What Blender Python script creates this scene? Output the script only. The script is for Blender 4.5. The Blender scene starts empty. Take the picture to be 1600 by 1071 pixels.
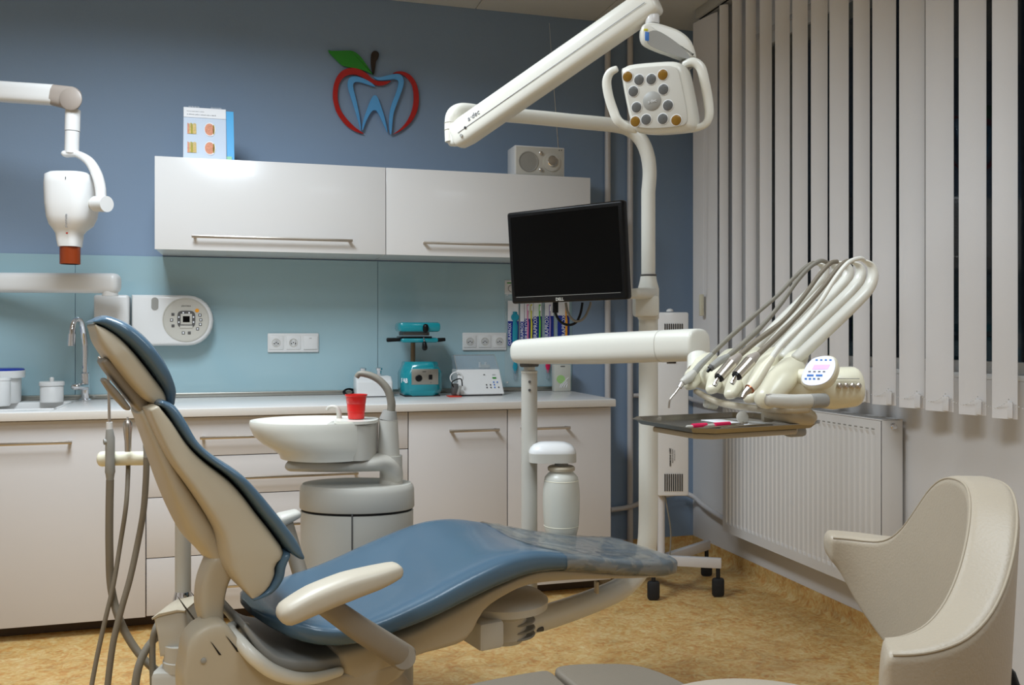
import bpy, bmesh, math, random
from mathutils import Vector, Matrix
random.seed(7)
S = bpy.context.scene
COL = S.collection
# ------------------------------------------------------------ camera
F = 1421.0; HY = 519.0; H = 1.21
YAW = math.radians(16.2)
FW = Vector((math.sin(YAW), math.cos(YAW), 0)); RT = Vector((math.cos(YAW), -math.sin(YAW), 0)); UP = Vector((0, 0, 1))
CAM = Vector((0, 0, H))
cd = bpy.data.cameras.new('camera'); cam = bpy.data.objects.new('camera', cd); COL.objects.link(cam)
cam.location = CAM; cam.rotation_euler = (math.pi/2, 0, -YAW)
cd.sensor_width = 36; cd.lens = 36*F/1600; cd.shift_y = -(535.5-HY)/1600; cd.clip_start = .05
S.camera = cam
# ------------------------------------------------------------ world (night outside), lamps, exposure
w = bpy.data.worlds.new('night'); S.world = w; w.use_nodes = True
w.node_tree.nodes['Background'].inputs[0].default_value = (.010, .012, .016, 1)
w.node_tree.nodes['Background'].inputs[1].default_value = .3
S.view_settings.view_transform = 'Standard'; S.view_settings.look = 'None'
S.view_settings.gamma = 1; S.view_settings.exposure = 0; S.view_settings.use_curve_mapping = False
def lamp(x, y, z, sx, sy, W, spread=140, col=(1, .985, .96)):
    l = bpy.data.lights.new('ceiling_lamp', 'AREA'); l.shape = 'RECTANGLE'; l.size = sx; l.size_y = sy
    l.energy = W; l.color = col; l.spread = math.radians(spread)
    o = bpy.data.objects.new('ceiling_lamp', l); COL.objects.link(o); o.location = (x, y, z)
    return o
ZC = 2.885
lamp(-.4, 2.6, ZC-.02, .6, 1.2, 72, 165, (.80, .905, 1))
lamp(-.6, .5, ZC-.02, .6, 1.2, 24, 150, (.80, .905, 1))
lamp(1.15, .8, ZC-.02, .6, 1.2, 20, 150, (.80, .905, 1))
# ------------------------------------------------------------ ray helpers (photo pixel -> point in the room)
def ray(px, py): return FW + RT*((px-800)/F) + UP*((HY-py)/F)
def atD(px, py, d): return CAM + ray(px, py)*d
def atY(px, py, Y): r = ray(px, py); return CAM + r*(Y/r.y)
def atX(px, py, X): r = ray(px, py); return CAM + r*(X/r.x)
def atZ(px, py, Z): r = ray(px, py); return CAM + r*((Z-H)/r.z)
def PD(lst): return [atD(*p) for p in lst]
# ------------------------------------------------------------ materials
MATS = {}

def srgb(c): return tuple((x/255/12.92 if x/255 <= .04045 else ((x/255+.055)/1.055)**2.4) for x in c) + (1,)
def mat(name, rgb, rough=.45, metal=0, spec=.5, noise=0, nscale=60, bump=0, bscale=200, coat=0, trans=0, alpha=1, emit=None, es=1, ior=1.45):
    m = bpy.data.materials.new(name); m.use_nodes = True; nt = m.node_tree; b = nt.nodes['Principled BSDF']
    c = srgb(rgb); b.inputs['Base Color'].default_value = c
    b.inputs['Roughness'].default_value = rough; b.inputs['Metallic'].default_value = metal
    b.inputs['Specular IOR Level'].default_value = spec; b.inputs['Coat Weight'].default_value = coat
    b.inputs['Transmission Weight'].default_value = trans; b.inputs['Alpha'].default_value = alpha; b.inputs['IOR'].default_value = ior
    if emit: b.inputs['Emission Color'].default_value = srgb(emit); b.inputs['Emission Strength'].default_value = es
    tc = nt.nodes.new('ShaderNodeTexCoord')
    if noise:
        n = nt.nodes.new('ShaderNodeTexNoise'); n.inputs['Scale'].default_value = nscale; n.inputs['Detail'].default_value = 4
        nt.links.new(tc.outputs['Object'], n.inputs['Vector'])
        mx = nt.nodes.new('ShaderNodeMixRGB'); mx.inputs[1].default_value = tuple(max(0, v*(1-noise)) for v in c[:3])+(1,)
        mx.inputs[2].default_value = tuple(min(1, v*(1+noise)) for v in c[:3])+(1,)
        nt.links.new(n.outputs['Fac'], mx.inputs[0]); nt.links.new(mx.outputs[0], b.inputs['Base Color'])
    if bump:
        n2 = nt.nodes.new('ShaderNodeTexNoise'); n2.inputs['Scale'].default_value = bscale; n2.inputs['Detail'].default_value = 3
        nt.links.new(tc.outputs['Object'], n2.inputs['Vector'])
        bp = nt.nodes.new('ShaderNodeBump'); bp.inputs['Strength'].default_value = bump; bp.inputs['Distance'].default_value = .002
        nt.links.new(n2.outputs['Fac'], bp.inputs['Height']); nt.links.new(bp.outputs[0], b.inputs['Normal'])
    MATS[name] = m; return m
M = MATS
mat('wall_blue', (134, 154, 178), .75, noise=.03, nscale=3, bump=.15, bscale=90)
mat('wall_white', (218, 215, 213), .8, noise=.02, nscale=3, bump=.12, bscale=120)
mat('ceiling_white', (214, 212, 204), .85, noise=.02, nscale=5, bump=.1)
mat('glass_teal', (158, 188, 196), .12, noise=.02, nscale=2, coat=.6)
mat('alu', (170, 168, 160), .35, 1)
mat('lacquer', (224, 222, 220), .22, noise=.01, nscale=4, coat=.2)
mat('lacquer_shaded', (206, 201, 198), .3, noise=.01, nscale=4, coat=.15)  # same finish as lacquer, colour darkened for the weaker light on the base cabinets
mat('worktop', (226, 223, 220), .25, noise=.04, nscale=160)
mat('worktop_edge', (214, 208, 200), .4, noise=.04, nscale=200)
mat('dark_gap', (24, 20, 18), .8, noise=.05)
mat('plinth', (74, 60, 48), .7, noise=.1)
mat('steel', (196, 188, 178), .28, 1, bump=.05, bscale=400)
mat('tray_steel', (150, 146, 138), .3, 1, bump=.05, bscale=300)
mat('chrome', (225, 225, 228), .08, 1)
mat('white_plastic', (224, 223, 221), .3, coat=.15, noise=.005)
mat('warm_plastic', (220, 217, 206), .32, coat=.15, noise=.01)
mat('ivory', (226, 220, 196), .35, coat=.1, noise=.01)
mat('grey_plastic', (192, 188, 178), .4, noise=.01)
mat('mid_grey', (150, 148, 142), .45, noise=.02)
mat('dark_grey', (84, 82, 80), .5, noise=.03)
mat('shell_beige', (184, 172, 150), .4, noise=.015, nscale=20)
mat('pad_beige', (190, 180, 162), .38, noise=.01)
mat('shell_taupe', (138, 128, 114), .45, noise=.02)
mat('blue_vinyl', (74, 98, 116), .24, spec=.5, coat=.12, noise=.03, nscale=8, bump=.12, bscale=350)
mat('black', (12, 12, 13), .35, spec=.3, noise=.05)
mat('brass', (118, 98, 74), .35, .6)
mat('black_gloss', (6, 6, 6), .25, spec=.12)
mat('rubber', (26, 27, 30), .6, noise=.1)
mat('hose_grey', (128, 122, 110), .5, noise=.03, bump=.1, bscale=500)
mat('hose_taupe', (122, 112, 96), .5, noise=.03)
mat('red', (196, 24, 22), .3)
mat('red_cup', (215, 26, 20), .3, coat=.2, noise=.05, nscale=30)
mat('emblem_red', (178, 18, 20), .15, coat=.4)
mat('emblem_blue', (92, 168, 226), .2, coat=.3)
mat('emblem_green', (28, 138, 28), .25, coat=.3)
mat('emblem_brown', (46, 32, 24), .3)
mat('teal', (16, 140, 152), .22, coat=.4, noise=.02)
mat('slat', (226, 223, 222), .75, noise=.02, nscale=8, bump=.2, bscale=600)
mat('leather', (170, 157, 138), .42, noise=.02, nscale=12, bump=.25, bscale=260)
mat('leather_taupe', (120, 110, 96), .45, noise=.02, nscale=12, bump=.2, bscale=260)
mat('stitch', (165, 152, 132), .7, noise=.05)
mat('led_clear', (96, 96, 94), .25, .1, noise=.3, nscale=300)
mat('led_amber', (128, 92, 28), .25, .1, noise=.3, nscale=300)
mat('paper', (240, 240, 242), .7, noise=.01)
mat('print_black', (20, 20, 22), .6, noise=.01)
mat('print_grey', (120, 122, 128), .6)
mat('print_blue', (60, 120, 200), .5)
mat('pack_blue', (24, 50, 150), .35, noise=.04)
mat('white_print', (245, 245, 248), .5)
mat('cyan', (28, 150, 210), .35)
mat('sheet_blue', (40, 165, 225), .4)
mat('sheet_green', (150, 210, 170), .5)
mat('pink', (228, 120, 170), .35); mat('yellow', (220, 214, 60), .35); mat('lime', (110, 205, 70), .35); mat('orange', (240, 160, 40), .35)
mat('violet', (160, 140, 200), .35); mat('magenta', (214, 30, 84), .3); mat('turq', (30, 150, 175), .3)
mat('skin_print', (222, 150, 120), .7, noise=.4, nscale=120); mat('tan_print', (214, 186, 120), .7, noise=.4, nscale=160); mat('olive_print', (170, 160, 60), .7, noise=.2, nscale=90)
mat('bluegrey_print', (206, 218, 234), .7)
mat('amber_tube', (150, 62, 24), .25, trans=.25)
mat('acrylic', (215, 228, 230), .08, alpha=.16)
mat('smoke', (170, 185, 195), .1, alpha=.28)
mat('frost', (222, 220, 208), .35, trans=.25, noise=.01)
mat('window_glass', (230, 238, 240), .02, trans=1, ior=1.3)
mat('lcd', (206, 160, 240), .3, emit=(206, 150, 245), es=.75)
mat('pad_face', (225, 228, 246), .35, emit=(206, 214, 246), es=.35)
mat('copper', (180, 110, 80), .3, 1)
mat('green_dot', (165, 205, 130), .5)
mat('red_mat', (210, 60, 40), .5)
mat('taupe_joint', (158, 147, 138), .4, noise=.02)
def mk_floor():
    m = bpy.data.materials.new('linoleum'); m.use_nodes = True; nt = m.node_tree; b = nt.nodes['Principled BSDF']
    tc = nt.nodes.new('ShaderNodeTexCoord')
    n1 = nt.nodes.new('ShaderNodeTexNoise'); n1.inputs['Scale'].default_value = 7; n1.inputs['Detail'].default_value = 9; n1.inputs['Roughness'].default_value = .62; n1.inputs['Distortion'].default_value = 1.2
    n2 = nt.nodes.new('ShaderNodeTexNoise'); n2.inputs['Scale'].default_value = 26; n2.inputs['Detail'].default_value = 6; n2.inputs['Distortion'].default_value = 2
    mp = nt.nodes.new('ShaderNodeMapping'); mp.inputs['Scale'].default_value = (1, 1.15, 1); mp.inputs['Rotation'].default_value = (0, 0, .6)
    nt.links.new(tc.outputs['Object'], mp.inputs[0]); nt.links.new(mp.outputs[0], n1.inputs['Vector']); nt.links.new(mp.outputs[0], n2.inputs['Vector'])
    r1 = nt.nodes.new('ShaderNodeValToRGB'); e = r1.color_ramp.elements
    e[0].position = .34; e[0].color = srgb((176, 132, 74)); e[1].position = .68; e[1].color = srgb((222, 192, 136))
    q = r1.color_ramp.elements.new(.5); q.color = srgb((206, 164, 96))
    r2 = nt.nodes.new('ShaderNodeValToRGB'); e = r2.color_ramp.elements
    e[0].position = .36; e[0].color = srgb((190, 108, 40)); e[1].position = .66; e[1].color = srgb((226, 212, 160)); q = r2.color_ramp.elements.new(.5); q.color = srgb((210, 172, 108))
    nt.links.new(n1.outputs['Fac'], r1.inputs[0]); nt.links.new(n2.outputs['Fac'], r2.inputs[0])
    mx = nt.nodes.new('ShaderNodeMixRGB'); mx.inputs[0].default_value = .38
    nt.links.new(r1.outputs[0], mx.inputs[1]); nt.links.new(r2.outputs[0], mx.inputs[2]); nt.links.new(mx.outputs[0], b.inputs['Base Color'])
    b.inputs['Roughness'].default_value = .42
    MATS['linoleum'] = m
mk_floor()
# ------------------------------------------------------------ mesh helpers
def NB(): return bmesh.new()
def merge(bm, tmp, mx=None):
    if mx is not None: bmesh.ops.transform(tmp, matrix=mx, verts=tmp.verts)
    me = bpy.data.meshes.new('t'); tmp.to_mesh(me); tmp.free(); bm.from_mesh(me); bpy.data.meshes.remove(me)
def box(bm, c, s, r=0, R=None, seg=2):
    t = NB(); bmesh.ops.create_cube(t, size=1)
    for v in t.verts: v.co = Vector((v.co.x*s[0], v.co.y*s[1], v.co.z*s[2]))
    if r: bmesh.ops.bevel(t, geom=t.edges[:], offset=min(r, min(s)*.49), segments=seg, profile=.5, affect='EDGES')
    mx = Matrix.Translation(Vector(c))
    if R is not None: mx = mx @ R.to_4x4()
    merge(bm, t, mx); return bm
def B(c, s, r=0, R=None, seg=2): return box(NB(), c, s, r, R, seg)
def BB(x0, x1, y0, y1, z0, z1, r=0, seg=2, bm=None):
    return box(bm or NB(), ((x0+x1)/2, (y0+y1)/2, (z0+z1)/2), (abs(x1-x0), abs(y1-y0), abs(z1-z0)), r, None, seg)
def frame(x, y=None, z=None):
    """rotation matrix whose columns are the given axes"""
    x = Vector(x).normalized()
    if y is not None: y = Vector(y); y = (y - x*x.dot(y)).normalized(); z = x.cross(y)
    else: z = Vector(z); z = (z - x*x.dot(z)).normalized(); y = z.cross(x)
    return Matrix((x, y, z)).transposed()
def smooth(pts, n=6, closed=False):
    out = []; N = len(pts); pts = [Vector(p) for p in pts]
    rng = range(N) if closed else range(N-1)
    for i in rng:
        if closed: p = [pts[(i+k-1) % N] for k in range(4)]
        else: p = [pts[max(0, i-1)], pts[i], pts[i+1], pts[min(N-1, i+2)]]
        for k in range(n):
            t = k/n; t2 = t*t; t3 = t2*t
            out.append(.5*((2*p[1]) + (p[2]-p[0])*t + (2*p[0]-5*p[1]+4*p[2]-p[3])*t2 + (3*p[1]-p[0]-3*p[2]+p[3])*t3))
    if not closed: out.append(pts[-1].copy())
    return out
def lerp_list(vals, n):
    if not isinstance(vals, (list, tuple)): return [vals]*n
    out = []
    for i in range(n):
        f = i*(len(vals)-1)/max(1, n-1); k = min(int(f), len(vals)-2); out.append(vals[k] + (vals[k+1]-vals[k])*(f-k))
    return out
def swp(bm, pts, a, b, side, e=2, N=16, dome=(1, 1)):
    """sweep a superellipse (half widths a along side, b across) along pts; ends domed"""
    pts = [Vector(p) for p in pts]; n = len(pts); A = lerp_list(a, n); Bq = lerp_list(b, n); side = Vector(side)
    st = []
    for i, p in enumerate(pts):
        T = (pts[min(n-1, i+1)] - pts[max(0, i-1)]).normalized()
        s = (side - T*T.dot(side)).normalized(); u = T.cross(s)
        st.append((p, T, s, u, A[i], Bq[i]))
    full = []
    def cap(q, sg, k):
        p, T, s, u, aa, bb = q; r = min(aa, bb)*k; L = []
        for j in range(1, 5):
            th = j/4*math.pi/2*.96; f = r*(1-math.cos(th))
            L.append((p + T*sg*r*math.sin(th), T, s, u, max(aa-f, aa*.02), max(bb-f, bb*.02)))
        return L
    if dome[0]: full += cap(st[0], -1, dome[0])[::-1]
    full += st
    if dome[1]: full += cap(st[-1], 1, dome[1])
    rings = []
    for p, T, s, u, aa, bb in full:
        ring = []
        for k in range(N):
            th = 2*math.pi*(k+.5)/N; c = math.cos(th); q = math.sin(th)
            x = math.copysign(abs(c)**(2/e), c)*aa; y = math.copysign(abs(q)**(2/e), q)*bb
            ring.append(bm.verts.new(p + s*x + u*y))
        rings.append(ring)
    for i in range(len(rings)-1):
        for k in range(N): bm.faces.new((rings[i][k], rings[i][(k+1) % N], rings[i+1][(k+1) % N], rings[i+1][k]))
    bm.faces.new(rings[0][::-1]); bm.faces.new(rings[-1]); return bm
def tube(bm, pts, r, N=12, sm=0, dome=(0, 0)):
    if sm: pts = smooth(pts, sm)
    pts = [Vector(p) for p in pts]; n = len(pts); R = lerp_list(r, n)
    T0 = (pts[1]-pts[0]).normalized(); ref = Vector((0, 0, 1)) if abs(T0.z) < .9 else Vector((1, 0, 0))
    s = (ref - T0*T0.dot(ref)).normalized(); rings = []
    for i, p in enumerate(pts):
        T = (pts[min(n-1, i+1)] - pts[max(0, i-1)]).normalized(); s = (s - T*T.dot(s)).normalized(); u = T.cross(s)
        rings.append([bm.verts.new(p + (s*math.cos(2*math.pi*k/N) + u*math.sin(2*math.pi*k/N))*R[i]) for k in range(N)])
    for i in range(n-1):
        for k in range(N): bm.faces.new((rings[i][k], rings[i][(k+1) % N], rings[i+1][(k+1) % N], rings[i+1][k]))
    bm.faces.new(rings[0][::-1]); bm.faces.new(rings[-1]); return bm
def TB(pts, r, N=12, sm=0): return tube(NB(), pts, r, N, sm)
def lathe(bm, prof, c, axis=(0, 0, 1), N=28, sx=1, sy=1, xdir=None):
    ax = Vector(axis).normalized(); x = Vector(xdir) if xdir else (Vector((1, 0, 0)) if abs(ax.x) < .9 else Vector((0, 1, 0)))
    x = (x - ax*ax.dot(x)).normalized(); y = ax.cross(x); c = Vector(c); rings = []
    for r, z in prof:
        r = max(r, 1e-5); rings.append([bm.verts.new(c + ax*z + x*(r*sx*math.cos(2*math.pi*k/N)) + y*(r*sy*math.sin(2*math.pi*k/N))) for k in range(N)])
    for i in range(len(rings)-1):
        for k in range(N): bm.faces.new((rings[i][k], rings[i][(k+1) % N], rings[i+1][(k+1) % N], rings[i+1][k]))
    bm.faces.new(rings[0][::-1]); bm.faces.new(rings[-1]); return bm
def L(prof, c, axis=(0, 0, 1), N=28, **k): return lathe(NB(), prof, c, axis, N, **k)
def slab(bm, pts, nrm, hw, r=0, seg=4, sm=0):
    """closed outline pts (lying in one plane) thickened by +-hw along nrm, edges rounded with radius r"""
    if sm: pts = smooth(pts, sm, True)
    pts = [Vector(p) for p in pts]; nrm = Vector(nrm).normalized(); n = len(pts)
    area = Vector((0, 0, 0))
    for i in range(n): area += pts[i].cross(pts[(i+1) % n])
    if area.dot(nrm) < 0: pts = pts[::-1]
    inn = []
    for i in range(n):
        t = (pts[(i+1) % n] - pts[i-1]); inn.append(nrm.cross(t).normalized() if t.length > 1e-9 else Vector((0, 0, 0)))
    r = min(r, hw*.999)
    lay = []
    if r:
        for k in range(seg+1): th = math.pi/2*k/seg; lay.append((-hw + r*(1-math.sin(th)), r*(1-math.cos(th))))
        lay = lay[::-1]; lay = [(-hw + r*(1-math.cos(math.pi/2*k/seg)), r*(1-math.sin(math.pi/2*k/seg))) for k in range(seg+1)]
        lay = lay + [(-a, o) for a, o in lay[::-1]]
    else: lay = [(-hw, 0), (hw, 0)]
    rings = [[bm.verts.new(pts[i] + inn[i]*o + nrm*a) for i in range(n)] for a, o in lay]
    for j in range(len(rings)-1):
        for i in range(n): bm.faces.new((rings[j][i], rings[j][(i+1) % n], rings[j+1][(i+1) % n], rings[j+1][i]))
    bm.faces.new(rings[0][::-1]); bm.faces.new(rings[-1]); return bm
def loft2(bm, A, Bq, hw, W, e=4.5, n=26, N=36, dome=(.8, .8)):
    """skin a body between two traced edges A and B (resampled), half width hw along W, rounded cross-section"""
    def res(P):
        P = smooth(P, 6); d = [0]
        for a, b in zip(P, P[1:]): d.append(d[-1]+(b-a).length)
        out = []; j = 0
        for i in range(n+1):
            t = d[-1]*i/n
            while j < len(P)-2 and d[j+1] < t: j += 1
            f = (t-d[j])/max(1e-9, d[j+1]-d[j]); out.append(P[j]+(P[j+1]-P[j])*min(1, f))
        return out
    A, Bq = res(A), res(Bq); hws = lerp_list(hw, n+1); st = []
    for i in range(n+1): st.append(((A[i]+Bq[i])/2, (A[i]-Bq[i])/2, hws[i]))
    def cap(q, d, k):
        c, u, h = q; r = min(u.length, .03)*k; L = []
        for j in range(1, 5):
            th = j/4*math.pi/2*.96; f = 1-math.cos(th)
            L.append((c+d*r*math.sin(th), u*max(.04, 1-r*f/max(u.length, 1e-6)), max(h-r*f, h*.04)))
        return L
    full = cap(st[0], (st[0][0]-st[1][0]).normalized(), dome[0])[::-1] + st + cap(st[-1], (st[-1][0]-st[-2][0]).normalized(), dome[1])
    rings = []
    for c, u, h in full:
        rg = []
        for k in range(N):
            th = 2*math.pi*(k+.5)/N; ca, sa = math.cos(th), math.sin(th)
            rg.append(bm.verts.new(c + u*math.copysign(abs(sa)**(2/e), sa) + W*h*math.copysign(abs(ca)**(2/e), ca)))
        rings.append(rg)
    for i in range(len(rings)-1):
        for k in range(N): bm.faces.new((rings[i][k], rings[i][(k+1) % N], rings[i+1][(k+1) % N], rings[i+1][k]))
    bm.faces.new(rings[0][::-1]); bm.faces.new(rings[-1]); return bm
# ------------------------------------------------------------ object helpers
WL = {}
def wloc(o):
    return WL.get(o.name, Vector((0, 0, 0)))
def obj(name, bm, m, parent=None, label=None, ang=38, flat=False, kind=None):
    bmesh.ops.recalc_face_normals(bm, faces=bm.faces[:])
    me = bpy.data.meshes.new(name); bm.to_mesh(me); bm.free()
    o = bpy.data.objects.new(name, me); COL.objects.link(o); me.materials.append(M[m])
    if not flat:
        for p in me.polygons: p.use_smooth = True
        me.set_sharp_from_angle(angle=math.radians(ang))
    if parent is not None:
        o.parent = parent; off = wloc(parent); me.transform(Matrix.Translation(-off)); WL[o.name] = off
    if label: o['label'] = label
    if kind: o['kind'] = kind
    return o
def settle(o):
    """give a single-mesh thing an origin at its own base"""
    me = o.data; xs = [v.co for v in me.vertices]
    c = Vector(((min(v.x for v in xs)+max(v.x for v in xs))/2, (min(v.y for v in xs)+max(v.y for v in xs))/2, min(v.z for v in xs)))
    me.transform(Matrix.Translation(-c)); o.location = c; WL[o.name] = c
    return o
def thing(name, label, cat, loc=(0, 0, 0), group=None):
    o = bpy.data.objects.new(name, None); COL.objects.link(o); o.location = loc; WL[o.name] = Vector(loc)
    o.empty_display_size = .05; o['label'] = label; o['category'] = cat
    if group: o['group'] = group
    return o
def tag(o, label, cat, group=None):
    o['label'] = label; o['category'] = cat
    if group: o['group'] = group
    return settle(o)
def struct(name, bm, m, parent=None, flat=True, label=None, cat=None):
    o = obj(name, bm, m, parent, flat=flat)
    if parent is None:
        o['kind'] = 'structure'
        if label: o['label'] = label
        if cat: o['category'] = cat
    return o
def text(s, size, loc, xdir, ydir, m, parent, depth=.0004, align='CENTER', label=None, shear=0, bold=0, name='lettering'):
    cu = bpy.data.curves.new('t', 'FONT'); cu.body = s; cu.size = size; cu.extrude = depth; cu.align_x = align; cu.align_y = 'CENTER'; cu.shear = shear; cu.resolution_u = 3; cu.offset = bold
    to = bpy.data.objects.new('t', cu); COL.objects.link(to)
    me = bpy.data.meshes.new_from_object(to, depsgraph=bpy.context.evaluated_depsgraph_get())
    bpy.data.objects.remove(to); bpy.data.curves.remove(cu)
    R = frame(xdir, y=ydir).to_4x4(); me.transform(Matrix.Translation(Vector(loc) - wloc(parent)) @ R)
    o = bpy.data.objects.new(name, me); COL.objects.link(o); me.materials.clear(); me.materials.append(M[m]); o.parent = parent; WL[o.name] = wloc(parent)
    if label: o['label'] = label
    return o
X = Vector((1, 0, 0)); Y = Vector((0, 1, 0)); Z = Vector((0, 0, 1))
# ============================================================ THE ROOM
YB = 4.58; XR = 2.38; XL = -2.9; YF = -1.6
struct('floor', BB(XL-.1, XR+.3, YF-.1, YB+.1, -.08, 0), 'linoleum')
struct('wall_back', BB(XL-.1, XR+.12, YB, YB+.12, 0, ZC+.1), 'wall_blue')
struct('wall_left', BB(XL-.12, XL, YF-.1, YB, 0, ZC+.1), 'wall_white')
struct('wall_front', BB(XL, XR, YF-.12, YF, 0, ZC+.1), 'wall_white')
WY0, WY1, WZ0, WZ1 = .5, 4.02, 1.05, 2.66
bm = NB(); BB(XR, XR+.3, YF-.1, YB, 0, WZ0, bm=bm); BB(XR, XR+.3, YF-.1, YB, WZ1, ZC+.1, bm=bm)
BB(XR, XR+.3, YF-.1, WY0, WZ0, WZ1, bm=bm); BB(XR, XR+.3, WY1, YB, WZ0, WZ1, bm=bm)
struct('wall_right', bm, 'wall_white')
ce = struct('ceiling', BB(XL-.1, XR+.1, YF-.1, YB, ZC+.006, ZC+.1), 'mid_grey')
k = 0; x = 1.79 - .655*8
while x < XR:
    x1 = min(x+.655, XR)
    struct('ceiling_panel', BB(max(x, XL)+.002, x1-.002, YF, YB, ZC, ZC+.012, .002, 1), 'ceiling_white', ce); x += .655
# coved linoleum skirting
def skirt(name, p, q, inn):
    prof = [(0, .0), (.045, .0), (.022, .006), (.008, .022), (.0045, .05), (.004, .078), (0, .078)]
    bm = NB(); R = []
    for P in (p, q): R.append([bm.verts.new(Vector(P) + Vector(inn)*a + Z*b) for a, b in prof])
    n = len(prof)
    for i in range(n): bm.faces.new((R[0][i], R[0][(i+1) % n], R[1][(i+1) % n], R[1][i]))
    bm.faces.new(R[0]); bm.faces.new(R[1][::-1]); struct(name, bm, 'linoleum', flat=False)
skirt('baseboard_right', (XR, YF, .0005), (XR, YB, .0005), (-1, 0, 0))
skirt('baseboard_back', (1.66, YB, .0005), (XR, YB, .0005), (0, -1, 0))
# window behind the blinds: black night outside
wn = struct('window_1', BB(XR+.04, XR+.08, WY0, WY1, WZ0, WZ0+.06, .004), 'white_plastic', label='white framed window, night black behind the blinds')
bm = NB(); BB(XR+.04, XR+.08, WY0, WY1, WZ1-.06, WZ1, .004, bm=bm); BB(XR+.04, XR+.08, WY0, WY0+.06, WZ0+.06, WZ1-.06, bm=bm); BB(XR+.04, XR+.08, WY1-.06, WY1, WZ0+.06, WZ1-.06, bm=bm)
BB(XR+.045, XR+.08, 1.98, 2.06, WZ0+.06, WZ1-.06, bm=bm)
obj('window_frame', bm, 'white_plastic', wn)
obj('pane', BB(XR+.058, XR+.062, WY0+.06, 1.98, WZ0+.06, WZ1-.06), 'window_glass', wn)
obj('pane', BB(XR+.058, XR+.062, 2.06, WY1-.06, WZ0+.06, WZ1-.06), 'window_glass', wn)
obj('window_sill', BB(XR-.001, XR+.04, WY0, WY1, WZ0, WZ0+.02, .003), 'white_plastic', wn)
# ============================================================ CABINETS
YC = 3.93; ZB = .06; ZT = .865
def zc(px, py, Yp=YC): return atY(px, py, Yp).z
def xc(px, Yp=YC): return atY(px, 519, Yp).x
X0 = -2.6; Xa = xc(228); Xb = xc(638); Xc_ = xc(793); Xd = xc(955)
def handle(parent, x0, x1, z, yf, post=.012):
    h = NB(); box(h, ((x0+x1)/2, yf-.032, z), (x1-x0, .006, .012), .002)
    for xx in (x0+.012, x1-.012): box(h, (xx, yf-.015, z-.0), (.012, .034, .010), .002)
    return obj('handle', h, 'steel', parent)
def carcass(name, x0, x1, z0, z1, yf, yb, m, label, cat, group=None):
    t = thing(name, label, cat, ((x0+x1)/2, yf, z0), group)
    obj('body', BB(x0+.001, x1-.001, yf+.0205, yb, z0, z1, .001, 1), m, t); return t
t = carcass('base_cabinet', X0, Xa, ZB, ZT-.003, YC, YB-.008, 'lacquer_shaded', 'white base cabinet below the sink, at far left', 'cabinet')
dr = obj('door', BB(Xa-.62, Xa-.002, YC, YC+.019, ZB, ZT-.005, .0015), 'lacquer_shaded', t); handle(dr, xc(-110), xc(115), zc(60, 692), YC)
dr = obj('door', BB(X0, Xa-.624, YC, YC+.019, ZB, ZT-.005, .0015), 'lacquer_shaded', t)
t = carcass('drawer_cabinet', Xa, Xb, ZB, ZT-.003, YC, YB-.008, 'lacquer_shaded', 'white cabinet of four drawers behind the dental chair', 'cabinet')
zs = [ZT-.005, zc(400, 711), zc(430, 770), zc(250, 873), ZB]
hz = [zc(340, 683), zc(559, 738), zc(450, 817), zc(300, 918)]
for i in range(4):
    d = obj('drawer', BB(Xa+.002, Xb-.002, YC, YC+.019, zs[i+1]+.0035, zs[i], .0015), 'lacquer_shaded', t)
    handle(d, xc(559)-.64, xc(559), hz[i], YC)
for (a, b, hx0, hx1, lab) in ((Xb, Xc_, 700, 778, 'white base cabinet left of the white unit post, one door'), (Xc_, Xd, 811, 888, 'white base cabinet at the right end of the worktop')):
    t = carcass('base_cabinet', a, b, ZB, ZT-.003, YC, YB-.008, 'lacquer_shaded', lab, 'cabinet')
    d = obj('door', BB(a+.002, b-.002, YC, YC+.019, ZB, ZT-.005, .0015), 'lacquer_shaded', t); handle(d, xc(hx0), xc(hx1), zc(739, 672), YC)
o = obj('plinth', BB(X0, Xd-.02, YC+.10, YC+.118, 0.001, ZB), 'plinth'); tag(o, 'dark recessed plinth under the base cabinets', 'plinth')
XWR = atY(962, 622, YC-.03).x
wt = thing('worktop', 'pale continuous worktop running over all base cabinets', 'worktop', ((X0+XWR)/2, YC-.03, ZT))
SX0, SX1, SY0, SY1 = -1.62, -.74, 4.03, 4.42     # sink cut-out
bm = NB(); BB(SX1, XWR, YC-.03, YB-.0075, ZT, .9, .003, bm=bm); BB(X0, SX0, YC-.03, YB-.0075, ZT, .9, .003, bm=bm)
BB(SX0, SX1, YC-.03, SY0, ZT, .9, .003, bm=bm); BB(SX0, SX1, SY1, YB-.0075, ZT, .9, .003, bm=bm)
obj('top', bm, 'worktop', wt)
obj('edge', BB(X0, XWR, YC-.0325, YC-.0295, ZT+.001, .897, .001), 'worktop_edge', wt)
# shallow moulded sink set in the cut-out
bm = NB(); BB(SX0, SX1, SY0, SY0+.012, ZT-.0, .9025, .002, bm=bm); BB(SX0, SX1, SY1-.012, SY1, ZT, .9025, .002, bm=bm); BB(SX0, SX0+.012, SY0, SY1, ZT, .9025, .002, bm=bm); BB(SX1-.012, SX1, SY0, SY1, ZT, .9025, .002, bm=bm); BB(SX0, SX1, SY0, SY1, ZT-.002, ZT+.004, bm=bm)
o = obj('sink', bm, 'white_plastic', wt)
bm = NB(); BB(X0, XWR-.07, YB-.03, YB-.0075, .9005, .922, .004, bm=bm)
o = obj('edge_strip', bm, 'alu'); tag(o, 'thin aluminium strip along the back edge of the worktop', 'strip')
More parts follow.
